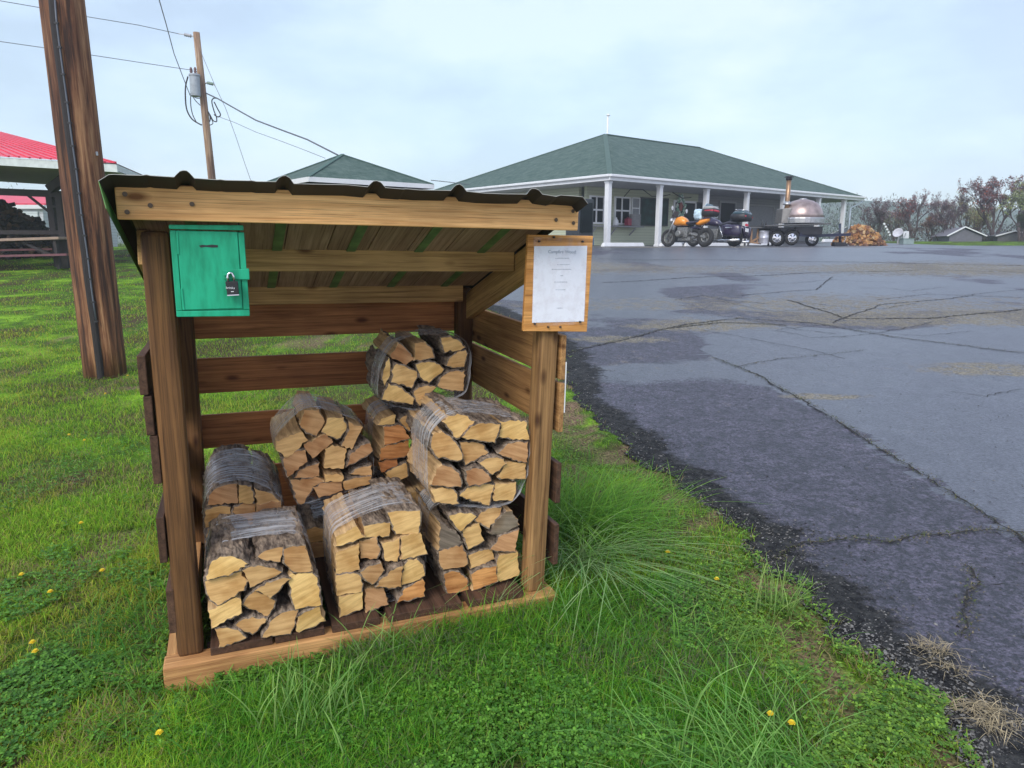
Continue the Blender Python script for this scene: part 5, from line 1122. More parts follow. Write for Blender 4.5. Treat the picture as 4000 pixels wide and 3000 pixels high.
# ------------------------------------------------------------------ motorcycles
def torus(b,c,R,r,ax,n=26,m_=8,mi=0):
    ax=Vector(ax).normalized(); q=ax.to_track_quat('Z','Y').to_matrix(); vs=[]
    for i in range(n):
        t=2*math.pi*i/n
        for k in range(m_):
            s=2*math.pi*k/m_; vs.append(q@Vector(((R+r*math.cos(s))*math.cos(t),(R+r*math.cos(s))*math.sin(t),r*math.sin(s)*1.0))+Vector(c))
    b.add(vs,[(i*m_+k,((i+1)%n)*m_+k,((i+1)%n)*m_+(k+1)%m_,i*m_+(k+1)%m_) for i in range(n) for k in range(m_)],mi)
def wheel(par,c,R,wd,spokes=5,mt=steel,name='wheel'):
    W=empty(name,Matrix.Translation(c),parent=par); b=MB(); torus(b,(0,0,0),R-wd*.5,wd*.5,(0,1,0)); b.build('tyre',rubber,W,smooth=True)
    b=MB(); torus(b,(0,0,0),R-wd*1.05,wd*.16,(0,1,0)); b.lathe([(.045,-wd*.5),(.06,-wd*.2),(.06,wd*.2),(.045,wd*.5)],(0,0,0),(0,1,0),12)
    for k in range(spokes):
        a=2*math.pi*k/spokes
        for da in (-.16,.16): b.beam((.04*math.cos(a),0,.04*math.sin(a)),((R-wd)*math.cos(a+da),0,(R-wd)*math.sin(a+da)),.025,.03,up=(0,1,0))
    b.build('rim',mt,W); b=MB(); b.lathe([(.07,0),(.15,0),(.15,.008),(.07,.008)],(0,-wd*.42,0),(0,1,0),18); b.build('brake_disc',steel,W); return W
def loft(b,sec,mi=0,n=14,e=.8):
    """sec: list of (x,zc,halfwidth,halfheight)"""
    vs=[]
    for x,z,w_,h_ in sec:
        for k in range(n):
            t=2*math.pi*k/n; cc,ss=math.cos(t),math.sin(t); vs.append((x,w_*math.copysign(abs(cc)**e,cc),z+h_*math.copysign(abs(ss)**e,ss)))
    m_=len(sec); b.add(vs,[(i*n+k,i*n+(k+1)%n,(i+1)*n+(k+1)%n,(i+1)*n+k) for i in range(m_-1) for k in range(n)]+[tuple(range(n-1,-1,-1)),tuple((m_-1)*n+k for k in range(n))],mi)
orange=plain('orange_tank_paint',(.80,.28,.015),.25,coat=.6,var=.04); teal=plain('dark_teal_lid',(.03,.07,.085),.3,coat=.5); purple=plain('dark_violet_paint',(.022,.014,.045),.3,coat=.5); redp=plain('red_reflector',(.55,.03,.06),.3); ice=plain('pale_blue_bag',(.50,.66,.75),.5,var=.3,scale=14); greylid=plain('grey_lid',(.32,.33,.32),.4); engm=plain('cast_engine_grey',(.22,.22,.21),.45,metal=.6,var=.4,scale=20); seatm=plain('black_seat',(.03,.03,.045),.55)
def mats_(u,v,Y,yaw):
    p=Vector(at(u,v,Y)); p.z=float(ground(p.x,p.y))+.012; return Matrix.Translation(p)@Matrix.Rotation(yaw,4,'Z')@Matrix.Scale(1.12,4)
hd=math.pi-R_(50)           # heading: left and away
MY=27.0
M1=mats_(2679,960,MY,hd)@Matrix.Rotation(R_(6),4,'X')
B1=empty('motorcycle',M1,'orange and black motorcycle with round mirrors and red striped top case','motorcycle')
wheel(B1,(.76,0,.31),.31,.12,5,engm); wheel(B1,(-.74,0,.32),.32,.16,5,engm)
b=MB(); loft(b,[(.02,.80,.10,.06),(.10,.84,.16,.12),(.25,.88,.19,.16),(.42,.86,.17,.15),(.55,.80,.09,.08)]); b.build('fuel_tank',orange,B1,smooth=True)
b=MB(); loft(b,[(-.82,.90,.05,.04),(-.70,.86,.11,.07),(-.50,.80,.14,.09),(-.38,.78,.12,.06)]); b.build('tail_fairing',orange,B1,smooth=True)
b=MB(); loft(b,[(-.62,.84,.10,.03),(-.45,.83,.15,.05),(-.1,.79,.15,.06),(.06,.80,.10,.05)]); b.build('seat',seatm,B1,smooth=True)
b=MB(); b.box((.12,0,.48),(.42,.30,.34)); b.lathe([(.09,-.34),(.12,-.30),(.12,-.18),(.10,-.12)],(.16,0,.42),(0,1,0),12); b.lathe([(.09,.34),(.12,.30),(.12,.18),(.10,.12)],(.16,0,.42),(0,1,0),12); b.tube([(-.1,0,.45),(-.45,0,.38),(-.74,0,.32)],.06,8); b.box((.05,0,.26),(.5,.22,.12)); b.build('engine',engm,B1,bevel=.015)
b=MB()
for s in(-1,1): b.tube([(.76,s*.10,.31),(.60,s*.10,.72),(.50,s*.09,.98)],.028,8)
b.build('fork',steel,B1,smooth=True)
b=MB(); b.tube([(.40,-.40,1.03),(.47,-.2,1.05),(.50,0,1.02),(.47,.2,1.05),(.40,.40,1.03)],.016,8); b.build('handlebar',blackm,B1,smooth=True)
b=MB(); b.lathe([(0,-.05),(.08,-.03),(.10,.04),(.09,.08),(0,.08)],(.66,0,.90),(1,0,0),14); b.build('headlight',steel,B1,smooth=True)
b=MB(); b.add([(.62,-.16,.98),(.62,.16,.98),(.52,.13,1.2),(.52,-.13,1.2),(.64,-.16,.98),(.64,.16,.98),(.54,.13,1.2),(.54,-.13,1.2)],[(0,3,2,1),(4,5,6,7),(0,1,5,4),(2,3,7,6),(1,2,6,5),(3,0,4,7)]); b.build('fly_screen',plain('smoked_screen',(.12,.12,.12),.15),B1)
for s in(-1,1):
    mo=empty('mirror',Matrix.Identity(4),parent=B1); b=MB(); b.tube([(.45,s*.30,1.05),(.44,s*.38,1.22)],.010,6); b.build('mirror_stem',blackm,mo)
    b=MB(); b.lathe([(0,-.012),(.07,-.012),(.075,0),(.0,.0)],(.42,s*.40,1.27),(-.9,-.2,0),16); b.build('mirror_glass',white,mo)
b=MB(); b.tube([(.15,-.2,.28),(-.2,-.22,.24),(-.55,-.24,.34),(-.80,-.25,.44)],[.025,.03,.055,.055],10); b.build('exhaust',chrome,B1,smooth=True)
b=MB(); b.tube([(-.05,.12,.2),(-.10,.30,.0)],.012,6); b.build('kick_stand',blackm,B1)
b=MB(); b.tube([(.02,-.06,.80),(-.05,-.12,.45),(-.30,-.12,.40),(-.55,-.1,.75)],.022,8); b.tube([(.45,0,.80),(.1,-.08,.62),(-.05,-.12,.45)],.025,8); b.build('frame',blackm,B1,smooth=True)
b=MB(); loft(b,[(-1.06,1.14,.18,.10),(-1.0,1.13,.22,.13),(-.68,1.12,.22,.14),(-.60,1.12,.18,.12)],e=.5); tcse=b.build('top_case',black,B1,smooth=True)
b=MB(); loft(b,[(-1.05,1.25,.16,.02),(-.98,1.26,.21,.06),(-.70,1.26,.21,.07),(-.63,1.24,.16,.03)],e=.6); b.build('case_lid',greylid,tcse,smooth=True); b=MB(); loft(b,[(-1.075,1.17,.14,.03),(-1.03,1.17,.225,.03),(-.74,1.17,.228,.025)],e=.5); b.build('reflector',redp,tcse,smooth=True)
BG=empty('pale_bag',M1,'pale blue bundle strapped on the seat of the orange motorcycle','bag'); b=MB(); b.ell((-.40,.02,1.07),(.17,.17,.19),n=12,e=.85); 
for k in range(5): b.ell((-.40+.14*math.cos(k*1.3),.02+.14*math.sin(k*1.3),1.07+.1*math.sin(k*2.2)),(.07,.06,.08),n=8)
b.build('bag_body',ice,BG,smooth=True); b=MB(); b.tube([(-.40,-.17,1.0),(-.40,-.10,1.25),(-.40,.10,1.26),(-.40,.18,1.0)],.012,6); b.build('bag_strap',black,BG)
M2=mats_(2795,962,MY+.9,hd)@Matrix.Rotation(R_(6),4,'X')
B2=empty('motorcycle',M2,'big dark violet touring motorcycle with teal trunk and luggage rack, right of the pair','motorcycle')
wheel(B2,(.95,0,.32),.32,.13,7,engm); wheel(B2,(-.72,0,.31),.31,.17,7,engm)
b=MB(); loft(b,[(-.15,.74,.10,.06),(0,.80,.17,.12),(.25,.86,.19,.15),(.50,.84,.12,.10)]); b.build('fuel_tank',purple,B2,smooth=True)
b=MB(); loft(b,[(.45,.95,.22,.22),(.62,1.0,.34,.26),(.78,.98,.30,.20),(.90,.92,.16,.10)],e=.7); b.build('fairing',purple,B2,smooth=True)
b=MB(); b.add([(.62,-.26,1.15),(.62,.26,1.15),(.42,.2,1.48),(.42,-.2,1.48),(.64,-.26,1.15),(.64,.26,1.15),(.44,.2,1.48),(.44,-.2,1.48)],[(0,3,2,1),(4,5,6,7),(0,1,5,4),(2,3,7,6),(1,2,6,5),(3,0,4,7)]); b.build('windscreen',ice,B2)
b=MB(); loft(b,[(-.80,.80,.14,.04),(-.55,.80,.19,.08),(-.2,.72,.20,.07),(-.05,.74,.12,.05)]); b.build('seat',seatm,B2,smooth=True)
for s in(-1,1):
    b=MB(); loft(b,[(-1.12,.50,.05,.10),(-1.06,.50,.11,.20),(-.55,.52,.12,.20),(-.38,.55,.06,.14)],e=.6); b.v=[(x,y+s*.30,z) for x,y,z in b.v]; sb=b.build('saddlebag',purple,B2,smooth=True)
    b=MB(); b.box((-.72,s*.425,.60),(.26,.02,.025)); b.build('bag_trim',chrome,sb)
b=MB(); loft(b,[(-1.20,.98,.16,.08),(-1.12,.98,.28,.13),(-.72,.98,.28,.14),(-.58,.98,.20,.10)],e=.55); tk=b.build('trunk',black,B2,smooth=True)
b=MB(); loft(b,[(-1.18,1.08,.18,.02),(-1.10,1.10,.27,.07),(-.74,1.10,.27,.08),(-.60,1.06,.18,.03)],e=.6); b.build('trunk_lid',teal,tk,smooth=True); b=MB(); b.box((-1.17,0,1.0),(.03,.44,.035)); b.box((-.9,-.285,1.0),(.5,.012,.03)); b.build('reflector',redp,tk)
for x in (-.92,-.74): b=MB(); b.lathe([(0,.0),(.025,.0),(.02,.015),(0,.02)],(x,-.29,1.04),(0,-1,0),10); b.build('trunk_latch',chrome,tk)
b=MB()
for y in (-.16,-.08,0,.08,.16): b.tube([(-1.10,y,1.20),(-.75,y,1.22)],.011,6)
b.tube([(-1.10,-.18,1.20),(-1.13,0,1.20),(-1.10,.18,1.20)],.013,6); b.tube([(-.75,-.18,1.22),(-.70,0,1.24),(-.75,.18,1.22)],.013,6); b.build('luggage_rack',chrome,B2,smooth=True)
b=MB(); b.box((.1,0,.42),(.45,.34,.36)); b.lathe([(.10,-.25),(.10,-.18)],(.1,0,.42),(0,1,0),12); b.build('engine',engm,B2,bevel=.03)
for s in(-1,1): b=MB(); b.tube([(.1,s*.22,.22),(-.4,s*.28,.18),(-1.1,s*.30,.20)],[.03,.045,.05],10); b.build('exhaust',chrome,B2,smooth=True)
b=MB(); b.tube([(-.30,-.34,.66),(-.50,-.40,.30),(-.62,-.40,.24)],.018,8); b.tube([(-.30,.34,.66),(-.5,.40,.30)],.018,8); b.build('crash_bar',chrome,B2,smooth=True)
b=MB(); b.box((-1.13,0,.72),(.05,.14,.08)); b.build('tail_light',redp,B2,bevel=.01); b=MB(); b.box((-1.16,0,.55),(.02,.18,.12)); b.build('number_plate',white,B2)
b=MB(); loft(b,[(.55,.60,.05,.05),(.8,.68,.08,.05),(1.05,.66,.08,.05),(1.22,.50,.05,.06)]); b.build('front_fender',purple,B2,smooth=True)
b=MB(); loft(b,[(-.45,.62,.10,.05),(-.75,.68,.11,.06),(-1.05,.62,.10,.07),(-1.12,.45,.07,.10)]); b.build('rear_fender',purple,B2,smooth=True)
b=MB(); b.tube([(.35,-.36,1.02),(.45,-.2,1.1),(.5,0,1.08),(.45,.2,1.1),(.35,.36,1.02)],.016,8); b.build('handlebar',chrome,B2,smooth=True)
# ------------------------------------------------------------------ oven trailer
TY=29.2; tp=Vector(at(3080,958,TY)); tp.z=float(ground(tp.x,tp.y))+.012
TR=empty('oven_trailer',Matrix.Translation(tp),'black tandem axle trailer carrying a copper domed pizza oven, parked by the porch','oven trailer')
def t_(u,v,dy=0): return Vector(at(u,v,TY+dy))-tp
R_w=t_(3094,905).z-t_(3094,956).z; R_w=R_w/2*1.08
cop=plain('copper_dome',(.36,.28,.26),.34,metal=.6,var=.35,scale=3); 
for u,v,dy,rad in ((3033,930,.0,1),(3093,929,0.,1),(3172,935,1.6,1),(3040,935,1.6,1)):
    c=t_(u,v,dy); W=empty('wheel',Matrix.Translation(c),parent=TR); rw_=R_w*1.05
    b=MB(); torus(b,(0,0,0),rw_*.78,rw_*.24,(0,1,0)); b.build('tyre',rubber,W,smooth=True)
    b=MB(); torus(b,(0,-.03,0),rw_*.56,rw_*.05,(0,1,0)); b.lathe([(.0,.08),(.05,.08),(.07,.02)],(0,0,0),(0,-1,0),10)
    for k in range(5):
        a=2*math.pi*k/5+.3
        for da in(-.22,.22): b.beam((.05*math.cos(a),-.05,.05*math.sin(a)),(rw_*.56*math.cos(a+da),-.03,rw_*.56*math.sin(a+da)),.05,.045,up=(0,1,0))
    b.build('rim',chrome,W)
def tb(name,u0,v0,u1,v1,mt,y0=-.1,th=1.7,bev=.01,par=TR):
    a=t_(u0,v0,y0);c=t_(u1,v1,y0); b=MB(); b.box(((a.x+c.x)/2,y0+th/2,(a.z+c.z)/2),(abs(c.x-a.x),th,abs(a.z-c.z))); return b.build(name,mt,par,bevel=bev)
tb('chassis',3010,888,3212,912,blackm,.05,1.5); tb('side_skirt',3110,885,3212,916,blackm,-.05,.1)
a=t_(2990,884,-.3);c=t_(3246,876,-.3); b=MB(); b.add([(a.x,-.3,a.z),(c.x,-.3,c.z),(c.x,1.8,c.z),(a.x,1.8,a.z),(a.x,-.3,a.z+.05),(c.x,-.3,c.z+.05),(c.x,1.8,c.z+.05),(a.x,1.8,a.z+.05)],[(0,3,2,1),(4,5,6,7),(0,1,5,4),(1,2,6,5),(2,3,7,6),(3,0,4,7)]); b.build('deck',plain('grey_black_deck',(.10,.10,.10),.5),TR)
for u in (3033,3093):
    c=t_(u,929,-.05); b=MB(); pr=[]
    for k in range(9):
        th=math.pi*(.12+.76*k/8); pr.append((c.x+R_w*1.22*math.cos(th),c.z+R_w*1.22*math.sin(th)))
    vs=[(x,-.12,z) for x,z in pr]+[(x,.22,z) for x,z in pr]; vs+=[(x,y,z+.02) for x,y,z in vs]; n=9
    b.add(vs,[(i,i+1,i+1+n,i+n) for i in range(n-1)]+[(i+2*n,i+3*n,i+1+3*n,i+1+2*n) for i in range(n-1)]+[(i,i+2*n,i+1+2*n,i+1) for i in range(n-1)]); b.build('fender',blackm,TR)
OV=Vector(t_(3129,872,.75)); Rr=(t_(3211,870,.75).x-t_(3048,870,.75).x)/2; hh=t_(3132,778,.75).z-OV.z
OO=empty('oven',Matrix.Translation(OV),parent=TR)
prof_=[(Rr*1.0,0),(Rr*1.01,hh*.18),(Rr*1.0,hh*.22)]; b=MB(); b.lathe(prof_,(0,0,0),n=28); b.build('oven_base',steel,OO,smooth=False)
prof_=[(Rr*.97,hh*.2),(Rr*.96,hh*.36),(Rr*.88,hh*.58),(Rr*.72,hh*.78),(Rr*.48,hh*.92),(Rr*.2,hh*.985),(0,hh)]; b=MB(); b.lathe(prof_,(0,0,0),n=28); b.build('dome',cop,OO,smooth=True)
b=MB(); b.lathe([(.16,hh*.97),(.18,hh*1.0),(.12,hh*1.03),(0,hh*1.03)],(0,0,0),n=14); b.build('dome_cap',steel,OO,smooth=True)
mo=t_(3040,800,.6)-OV; b=MB(); b.add([(-Rr*1.12,-.38,0),(-Rr*.7,-.5,0),(-Rr*.7,-.5,hh*.62),(-Rr*1.08,-.34,hh*.60),(-Rr*1.12,.38,0),(-Rr*.7,.5,0),(-Rr*.7,.5,hh*.62),(-Rr*1.08,.34,hh*.60)],[(0,1,2,3),(7,6,5,4),(0,3,7,4),(3,2,6,7),(1,5,6,2)]); b.build('oven_mouth',plain('dull_steel_mouth',(.22,.21,.2),.5,metal=.5),OO,bevel=.03)
c0_=t_(3075,795,.55); c1_=t_(3078,694,.55); b=MB(); b.tube([c0_-Vector((0,0,.25)),c0_,Vector((c0_.x,c0_.y,c1_.z))],.095,14); ch=b.build('chimney',plain('bronze_flue',(.34,.21,.12),.35,metal=.6),TR,smooth=True)
b=MB(); b.lathe([(.18,0),(.14,.06),(.10,.14)],c0_-Vector((0,0,.05)),n=14); b.build('flue_collar',steel,ch,smooth=True); b=MB(); b.lathe([(.12,-.10),(.13,-.02),(.10,0)],Vector((c0_.x,c0_.y,c1_.z)),n=14); b.lathe([(.20,.02),(.14,.06),(0,.08)],Vector((c0_.x,c0_.y,c1_.z)),n=14); b.build('flue_cap',blackm,ch,smooth=True)
a=t_(3205,920,.3); c=t_(3320,916,.75); b=MB(); b.beam(a,c,.10,.12); b.beam(t_(3205,920,1.3),c,.10,.12); b.beam(t_(3120,916,-.05),a,.08,.14); b.build('tongue',plain('dark_blue_tongue',(.02,.02,.05),.4),TR)
b=MB(); b.tube([t_(3281,952,.7),t_(3281,876,.7)],.05,10); b.tube([t_(3276,876,.7),t_(3286,874,.7)],.02,6); b.build('jack_stand',plain('jack_dark_blue',(.02,.03,.06),.4),TR,smooth=True)
b=MB(); b.tube([t_(3300,918,.7),t_(3303,935,.7),t_(3296,945,.65),t_(3306,952,.6),t_(3318,963,.6),t_(3330,964,.6)],.02,6); b.build('safety_chain',steel,TR)
b=MB(); b.box((0,0,.08),(.46,.36,.16)); b.box((.22,0,.06),(.2,.3,.10)); q=t_(3276,955,.7)+tp; q.z=float(ground(q.x,q.y))+.012; o=b.build('timber_block',blackm,None,M=Matrix.Translation(q),bevel=.01); tag(o,'dark timber block under the jack of the oven trailer','block')
# stand with drum, at the oven mouth
q=t_(2962,955,.4)+tp; q.z=float(ground(q.x,q.y))+.012; ST=empty('work_stand',q,'low dark work stand with a rough timber frame left of the oven trailer','stand')
hz=(t_(2962,890,.4)+tp).z-q.z; b=MB(); b.box((.0,0,hz),(1.15,.6,.05)); b.build('stand_top',plain('stand_grey',(.12,.12,.12),.5),ST,bevel=.01)
b=MB(); 
for x in(-.5,.5):
    for y in(-.22,.22): b.box((x,y,hz/2),(.06,.06,hz-.05))
b.build('stand_legs',plain('stand_frame_dark',(.06,.06,.06),.5),ST)
rawt=plain('raw_timber',(.30,.18,.10),.8); b=MB(); b.beam((-.35,-.1,.15),(-.35,-.1,hz-.05),.07,.07); b.beam((-.42,-.12,.15),(.05,-.12,.42),.07,.07); b.beam((-.42,-.15,.18),(.05,-.15,.12),.07,.07); b.beam((-.10,-.1,.15),(-.10,-.1,hz-.05),.06,.06); b.build('timber_brace',rawt,ST)
q2=t_(2984,945,.15)+tp; q2.z=float(ground(q2.x,q2.y))+.012; b=MB(); b.lathe([(.20,.12),(.205,.14),(.205,.35),(.21,.36),(.205,.37),(.205,.60),(.21,.61),(.19,.64),(0,.64)],(0,0,0),n=20); o=b.build('metal_drum',plain('bright_drum',(.6,.6,.66),.35,metal=.5),None,M=Matrix.Translation(q2),auto=True); tag(o,'small silver drum under the work stand beside the trailer wheels','drum')
b=MB(); b.lathe([(.06,0),(.05,.12),(.02,.20),(.02,.26)],(0,0,0),n=10); b.lathe([(.05,0),(.04,.15),(.015,.22),(.015,.24)],(.16,.05,0),n=10); o=b.build('oil_bottle',black,None,M=Matrix.Translation((q.x+.12,q.y,q.z+hz+.025)),smooth=True); tag(o,'pair of joined dark bottles on the work stand','bottles')
# ------------------------------------------------------------------ split log heap, box, dish
q=Vector(at(3355,955,31.5)); q.z=float(ground(q.x,q.y)); logheap('split_log_heap','tall heap of fresh orange split logs beyond the oven trailer',q,.95,.85,.80,420,[(.50,.28,.11),(.40,.19,.07),(.60,.42,.22),(.16,.08,.05),(.28,.14,.08)],9,.17)
UY=34
q=Vector(at(3541,945,UY)); q.z=float(ground(q.x,q.y)); px=lambda n:n*UY/2760
UB=empty('utility_cabinet',q,'small grey green utility cabinet on the far grass, in front of the trees','utility cabinet'); b=MB(); b.box((0,0,px(10)),(px(41),.4,px(22))); b.build('cabinet_body',plain('grey_green_box',(.24,.31,.30),.5),UB,bevel=.02); b=MB(); b.box((0,0,px(22)),(px(44),.45,px(2.5))); b.build('cabinet_lid',plain('green_lid',(.16,.24,.20),.5),UB,bevel=.01)
b=MB(); b.box((0,0,px(14)),(px(21),.05,px(28)),)
for k in range(4): b.box((0,-.03,px(5+6*k)),(px(17),.01,px(1)),mi=1)
o=b.build('white_sign',[white,galv],None,M=Matrix.Translation((q.x+px(9),q.y+.3,q.z+px(22)))@Matrix.Rotation(-.05,4,'Y'),bevel=.005); tag(o,'white slatted panel standing behind the grey green cabinet','panel')
DS=empty('satellite_dish',(q.x-px(25),q.y+.2,q.z),'pale satellite dish tilted beside the grey green utility cabinet','satellite dish'); dd=Matrix.Translation((0,0,px(40)))@Matrix.Rotation(R_(-50),4,'Z')@Matrix.Rotation(R_(62),4,'X')
b=MB(); b.lathe([(0,0),(px(8),.02),(px(15),.07),(px(19),.13),(px(19),.15),(px(15),.09),(px(8),.04),(0,.02)],(0,0,0),n=20); b.build('dish',plain('dish_grey',(.50,.50,.54),.5),DS,smooth=True,M=dd); b=MB(); b.tube([(0,0,0),(0,0,px(36))],.04,8); b.tube([(0,0,px(20)),(px(16),-.2,px(30)),(px(14),-.3,px(44))],.02,6); b.build('mast',steel,DS)
a=Vector(at(3452,872,38)); c=Vector(at(3476,920,38)); b=MB(); nb=9
for k in range(nb): b.beam((a-c)*(k/nb),(a-c)*((k+1)/nb),.09,.09,mi=k%2)
o=b.build('leaning_post',[white,plain('post_band_dark',(.2,.2,.2),.7)],None,M=Matrix.Translation(c)); tag(o,'leaning white banded post between the log heap and the dish','post')
# far sheds, roofs only show above the grass
def shed(label,uL,uA,uR,vE,vA,Y,wallc,roofc,dx=0):
    L_=Vector(at(uL,vE,Y));A_=Vector(at(uA,vA,Y));R2=Vector(at(uR,vE,Y)); gz=float(ground(A_.x,Y))-.8; o0=Vector((A_.x,Y,gz)); E=empty('far_shed',o0,label,'shed'); dep=Vector((dx,5,0))
    l,a_,r_2=[q-o0 for q in (L_,A_,R2)]
    b=MB(); b.prism([(l.x+.2,.1,0),(r_2.x-.2,.1,0),(r_2.x-.2,.1,r_2.z),(a_.x,.1,a_.z-.1),(l.x+.2,.1,l.z)],dep); b.build('wall',plain(label[:12],wallc,.8),E)
    b=MB(); b.add([l,a_,r_2,l+dep,a_+dep,r_2+dep],[(0,1,4,3),(1,2,5,4)]); b.build('roof',plain('shed_roof',roofc,.7),E)
    b=MB(); b.beam(l,a_,.06,.07,up=(0,-1,0)); b.beam(a_,r_2,.06,.07,up=(0,-1,0)); b.build('barge_board',white,E)
shed('far grey gabled shed whose white edged roof peeks over the tall grass',3700,3771,3855,922,886,41,(.14,.14,.16),(.16,.15,.17),2)
shed('low blue grey gabled roof seen between the porch post and the log heap',3236,3322,3410,918,880,60,(.20,.21,.28),(.30,.36,.44),3)
shed('dim flat shed at the far right beyond the tall grass',3890,3965,4060,922,902,43,(.10,.10,.10),(.12,.12,.12),2)
# ------------------------------------------------------------------ trees
def tree(label,u,Y,h,spread,cc,seed,dens=1.0,bare=.5,multi=3,name='tree'):
    r=random.Random(seed); p=Vector(at(u,945,Y)); p.z=float(ground(p.x,p.y))-.1
    T=empty(name,p,label,'tree','trees along the far edge of the lawn'); trunk=MB(); crown=MB()
    tips=[]
    def grow(b,p0,d,L_,rad,lev,mx_):
        n=3; pts=[p0]; dd_=d.copy()
        for i in range(n):
            dd_=(dd_+Vector((r.gauss(0,.12),r.gauss(0,.12),.05))).normalized(); pts.append(pts[-1]+dd_*L_/n)
        b.tube(pts,[rad*(1-.5*i/n) for i in range(n+1)],5 if lev<2 else 3,cap=False)
        if lev>=mx_: tips.append((pts[1],pts[-1])); return
        for k in range(4 if lev<2 else 3):
            t=r.uniform(.35,1); q=pts[0].lerp(pts[-1],t); a=r.uniform(0,6.28); sp=r.uniform(.35,.8)*spread
            nd=(dd_+Vector((math.cos(a)*sp,math.sin(a)*sp,r.uniform(-.1,.3)))).normalized(); grow(crown if lev>=1 else trunk,q,nd,L_*r.uniform(.55,.78),rad*.5,lev+1,mx_)
    for m_ in range(multi):
        a=6.28*m_/multi+r.uniform(-.4,.4); d=Vector((math.cos(a)*.28*spread,math.sin(a)*.28*spread,1)).normalized() if multi>1 else Vector((0,0,1)); grow(trunk,Vector((0,0,0)),d,h*.42,h*.022,0,4)
    for a,b_ in tips:
        for k in range(int(round(10*dens))):
            c=a.lerp(b_,r.uniform(.1,1.1))+Vector((r.gauss(0,.07),r.gauss(0,.07),r.gauss(0,.07)))*h/5; s=r.uniform(.020,.046)*h/5
            n1=Vector((r.gauss(0,1),r.gauss(0,1),r.gauss(0,1))).normalized(); n2=n1.orthogonal().normalized(); n3=n1.cross(n2)
            crown.add([c-n2*s*1.5,c+n3*s,c+n2*s*1.5,c-n3*s],[(0,1,2,3)],1+r.randrange(len(cc)))
    bk=plain('twig_grey_%d'%seed,(.11,.085,.085),.9); trunk.build('trunk',bk,T)
    crown.build('crown',[bk]+[plain('bud_%d_%d'%(seed,i),c,.8) for i,c in enumerate(cc)],T)
mar=[(.12,.05,.055),(.15,.07,.06),(.07,.05,.055)]; brn=[(.20,.12,.04),(.24,.19,.07),(.10,.07,.06)]; gry=[(.20,.17,.19),(.30,.26,.29),(.10,.09,.10)]; gy=[(.26,.32,.09),(.34,.40,.14),(.14,.17,.06)]; rust=[(.34,.08,.04),(.20,.05,.05),(.12,.06,.05)]; pale=[(.36,.36,.27),(.28,.32,.18),(.20,.22,.13)]
TT=[('dark maroon budding tree nearest the porch, behind the log heap',3412,44,4.3,1.0,mar+gry,1),('small tree with grey green leaves right of the dark maroon tree',3490,52,4.0,1.1,gy+gry,2),
('lilac grey twiggy tree with rust coloured buds behind the satellite dish',3565,48,5.3,.95,gry+rust,3),('dark bare grey tree above the far gabled shed, left part of the row',3700,46,5.2,1.0,gry+mar,4),('pale yellow green tree half hidden in the middle of the row',3770,56,6.2,.9,pale+brn,5),
('tallest purple grey tree with a rusty lower crown, second from the right',3880,45,6.6,.95,rust+mar+gry,6),('pale yellow green leafing tree at the right edge',3985,42,6.8,.9,pale+gy,7),('short brown shrubby tree between the dish and the bare tree',3632,50,3.4,1.2,brn+rust,8),('low brown tree left of the tallest tree',3815,50,3.6,1.2,brn+gy,10),('dark dense bush at the right edge under the pale tree',4010,40,3.0,1.2,[(.03,.05,.02),(.05,.07,.03)],11)]
for lb,u,Y,h,sp,cc,sd_ in TT: tree(lb,u,Y,h*.68,sp,cc,sd_,multi=3 if sd_!=11 else 5,dens=1.0 if sd_ in(1,3,4) else 1.5)
def thicket(name,label,u0,u1,Y,h,n,cc,seed,v=945):
    r=np.random.default_rng(seed); us=r.uniform(u0,u1,n); X_=(us-2000)/2760*Y; Y_=Y+r.uniform(-1.5,1.5,n)*Y*.05; z=ground(X_,Y_)
    hh_=h*(.6+.8*vnoise(X_,Y_,.5,seed)); P=np.c_[X_,Y_,z+hh_*r.random(n)**1.1]; pal=np.array(cc)[r.integers(0,len(cc),n)]*r.uniform(.6,1.3,(n,1))
    o=fastmesh(name,*blades(P,r.uniform(.10,.30,n)*Y/45,r.uniform(.015,.05,n)*Y/45,r.uniform(0,6.28,n),r.uniform(.3,2,n),pal),drym); tag(o,label,'thicket',kind='stuff')
thicket('brown_thicket','tangled brown and maroon brush below the far trees',3430,4700,47,1.1,9000,[(.10,.06,.055),(.14,.08,.06),(.09,.08,.08),(.13,.12,.07)],31)
thicket('green_thicket','pale green hedge beyond the left lawn behind the utility pole',-400,1000,40,2.6,16000,[(.16,.22,.07),(.22,.28,.10),(.12,.14,.08),(.20,.19,.14)],32)
thicket('far_thicket','hazy grey green brush beyond the porch end',3150,3500,62,3.0,5000,[(.18,.22,.16),(.20,.20,.19)],33)
# ------------------------------------------------------------------ hills and hazy air
def hill(name,x0,x1,y,h,seed,c):
    xs=np.linspace(x0,x1,90); rws=[0,.25,.5,.75,1]; pr=h*(.55+.45*vnoise(xs,xs*0+seed,.012,seed)); X_=np.repeat(xs[None],5,0); Y_=np.array([[y+q*90] for q in rws])+0*xs[None]; Z_=1.2+pr[None]*np.sin(np.array(rws)[:,None]*math.pi*.5)
    gridmesh(name,X_,Y_,Z_-.0,plain(name+'_wooded',c,.95,var=.4,scale=.06))
hill('hills',-330,60,300,20,3,(.05,.075,.04)); hill('hills',40,390,280,26,5,(.05,.075,.04))
hz=MB(); hz.add([(-430,-8,-1.3),(430,-8,-1.3),(430,425,-1.3),(-430,425,-1.3),(-430,-8,40),(430,-8,40),(430,425,40),(-430,425,40)],[(0,3,2,1),(4,5,6,7),(0,1,5,4),(1,2,6,5),(2,3,7,6),(3,0,4,7)])
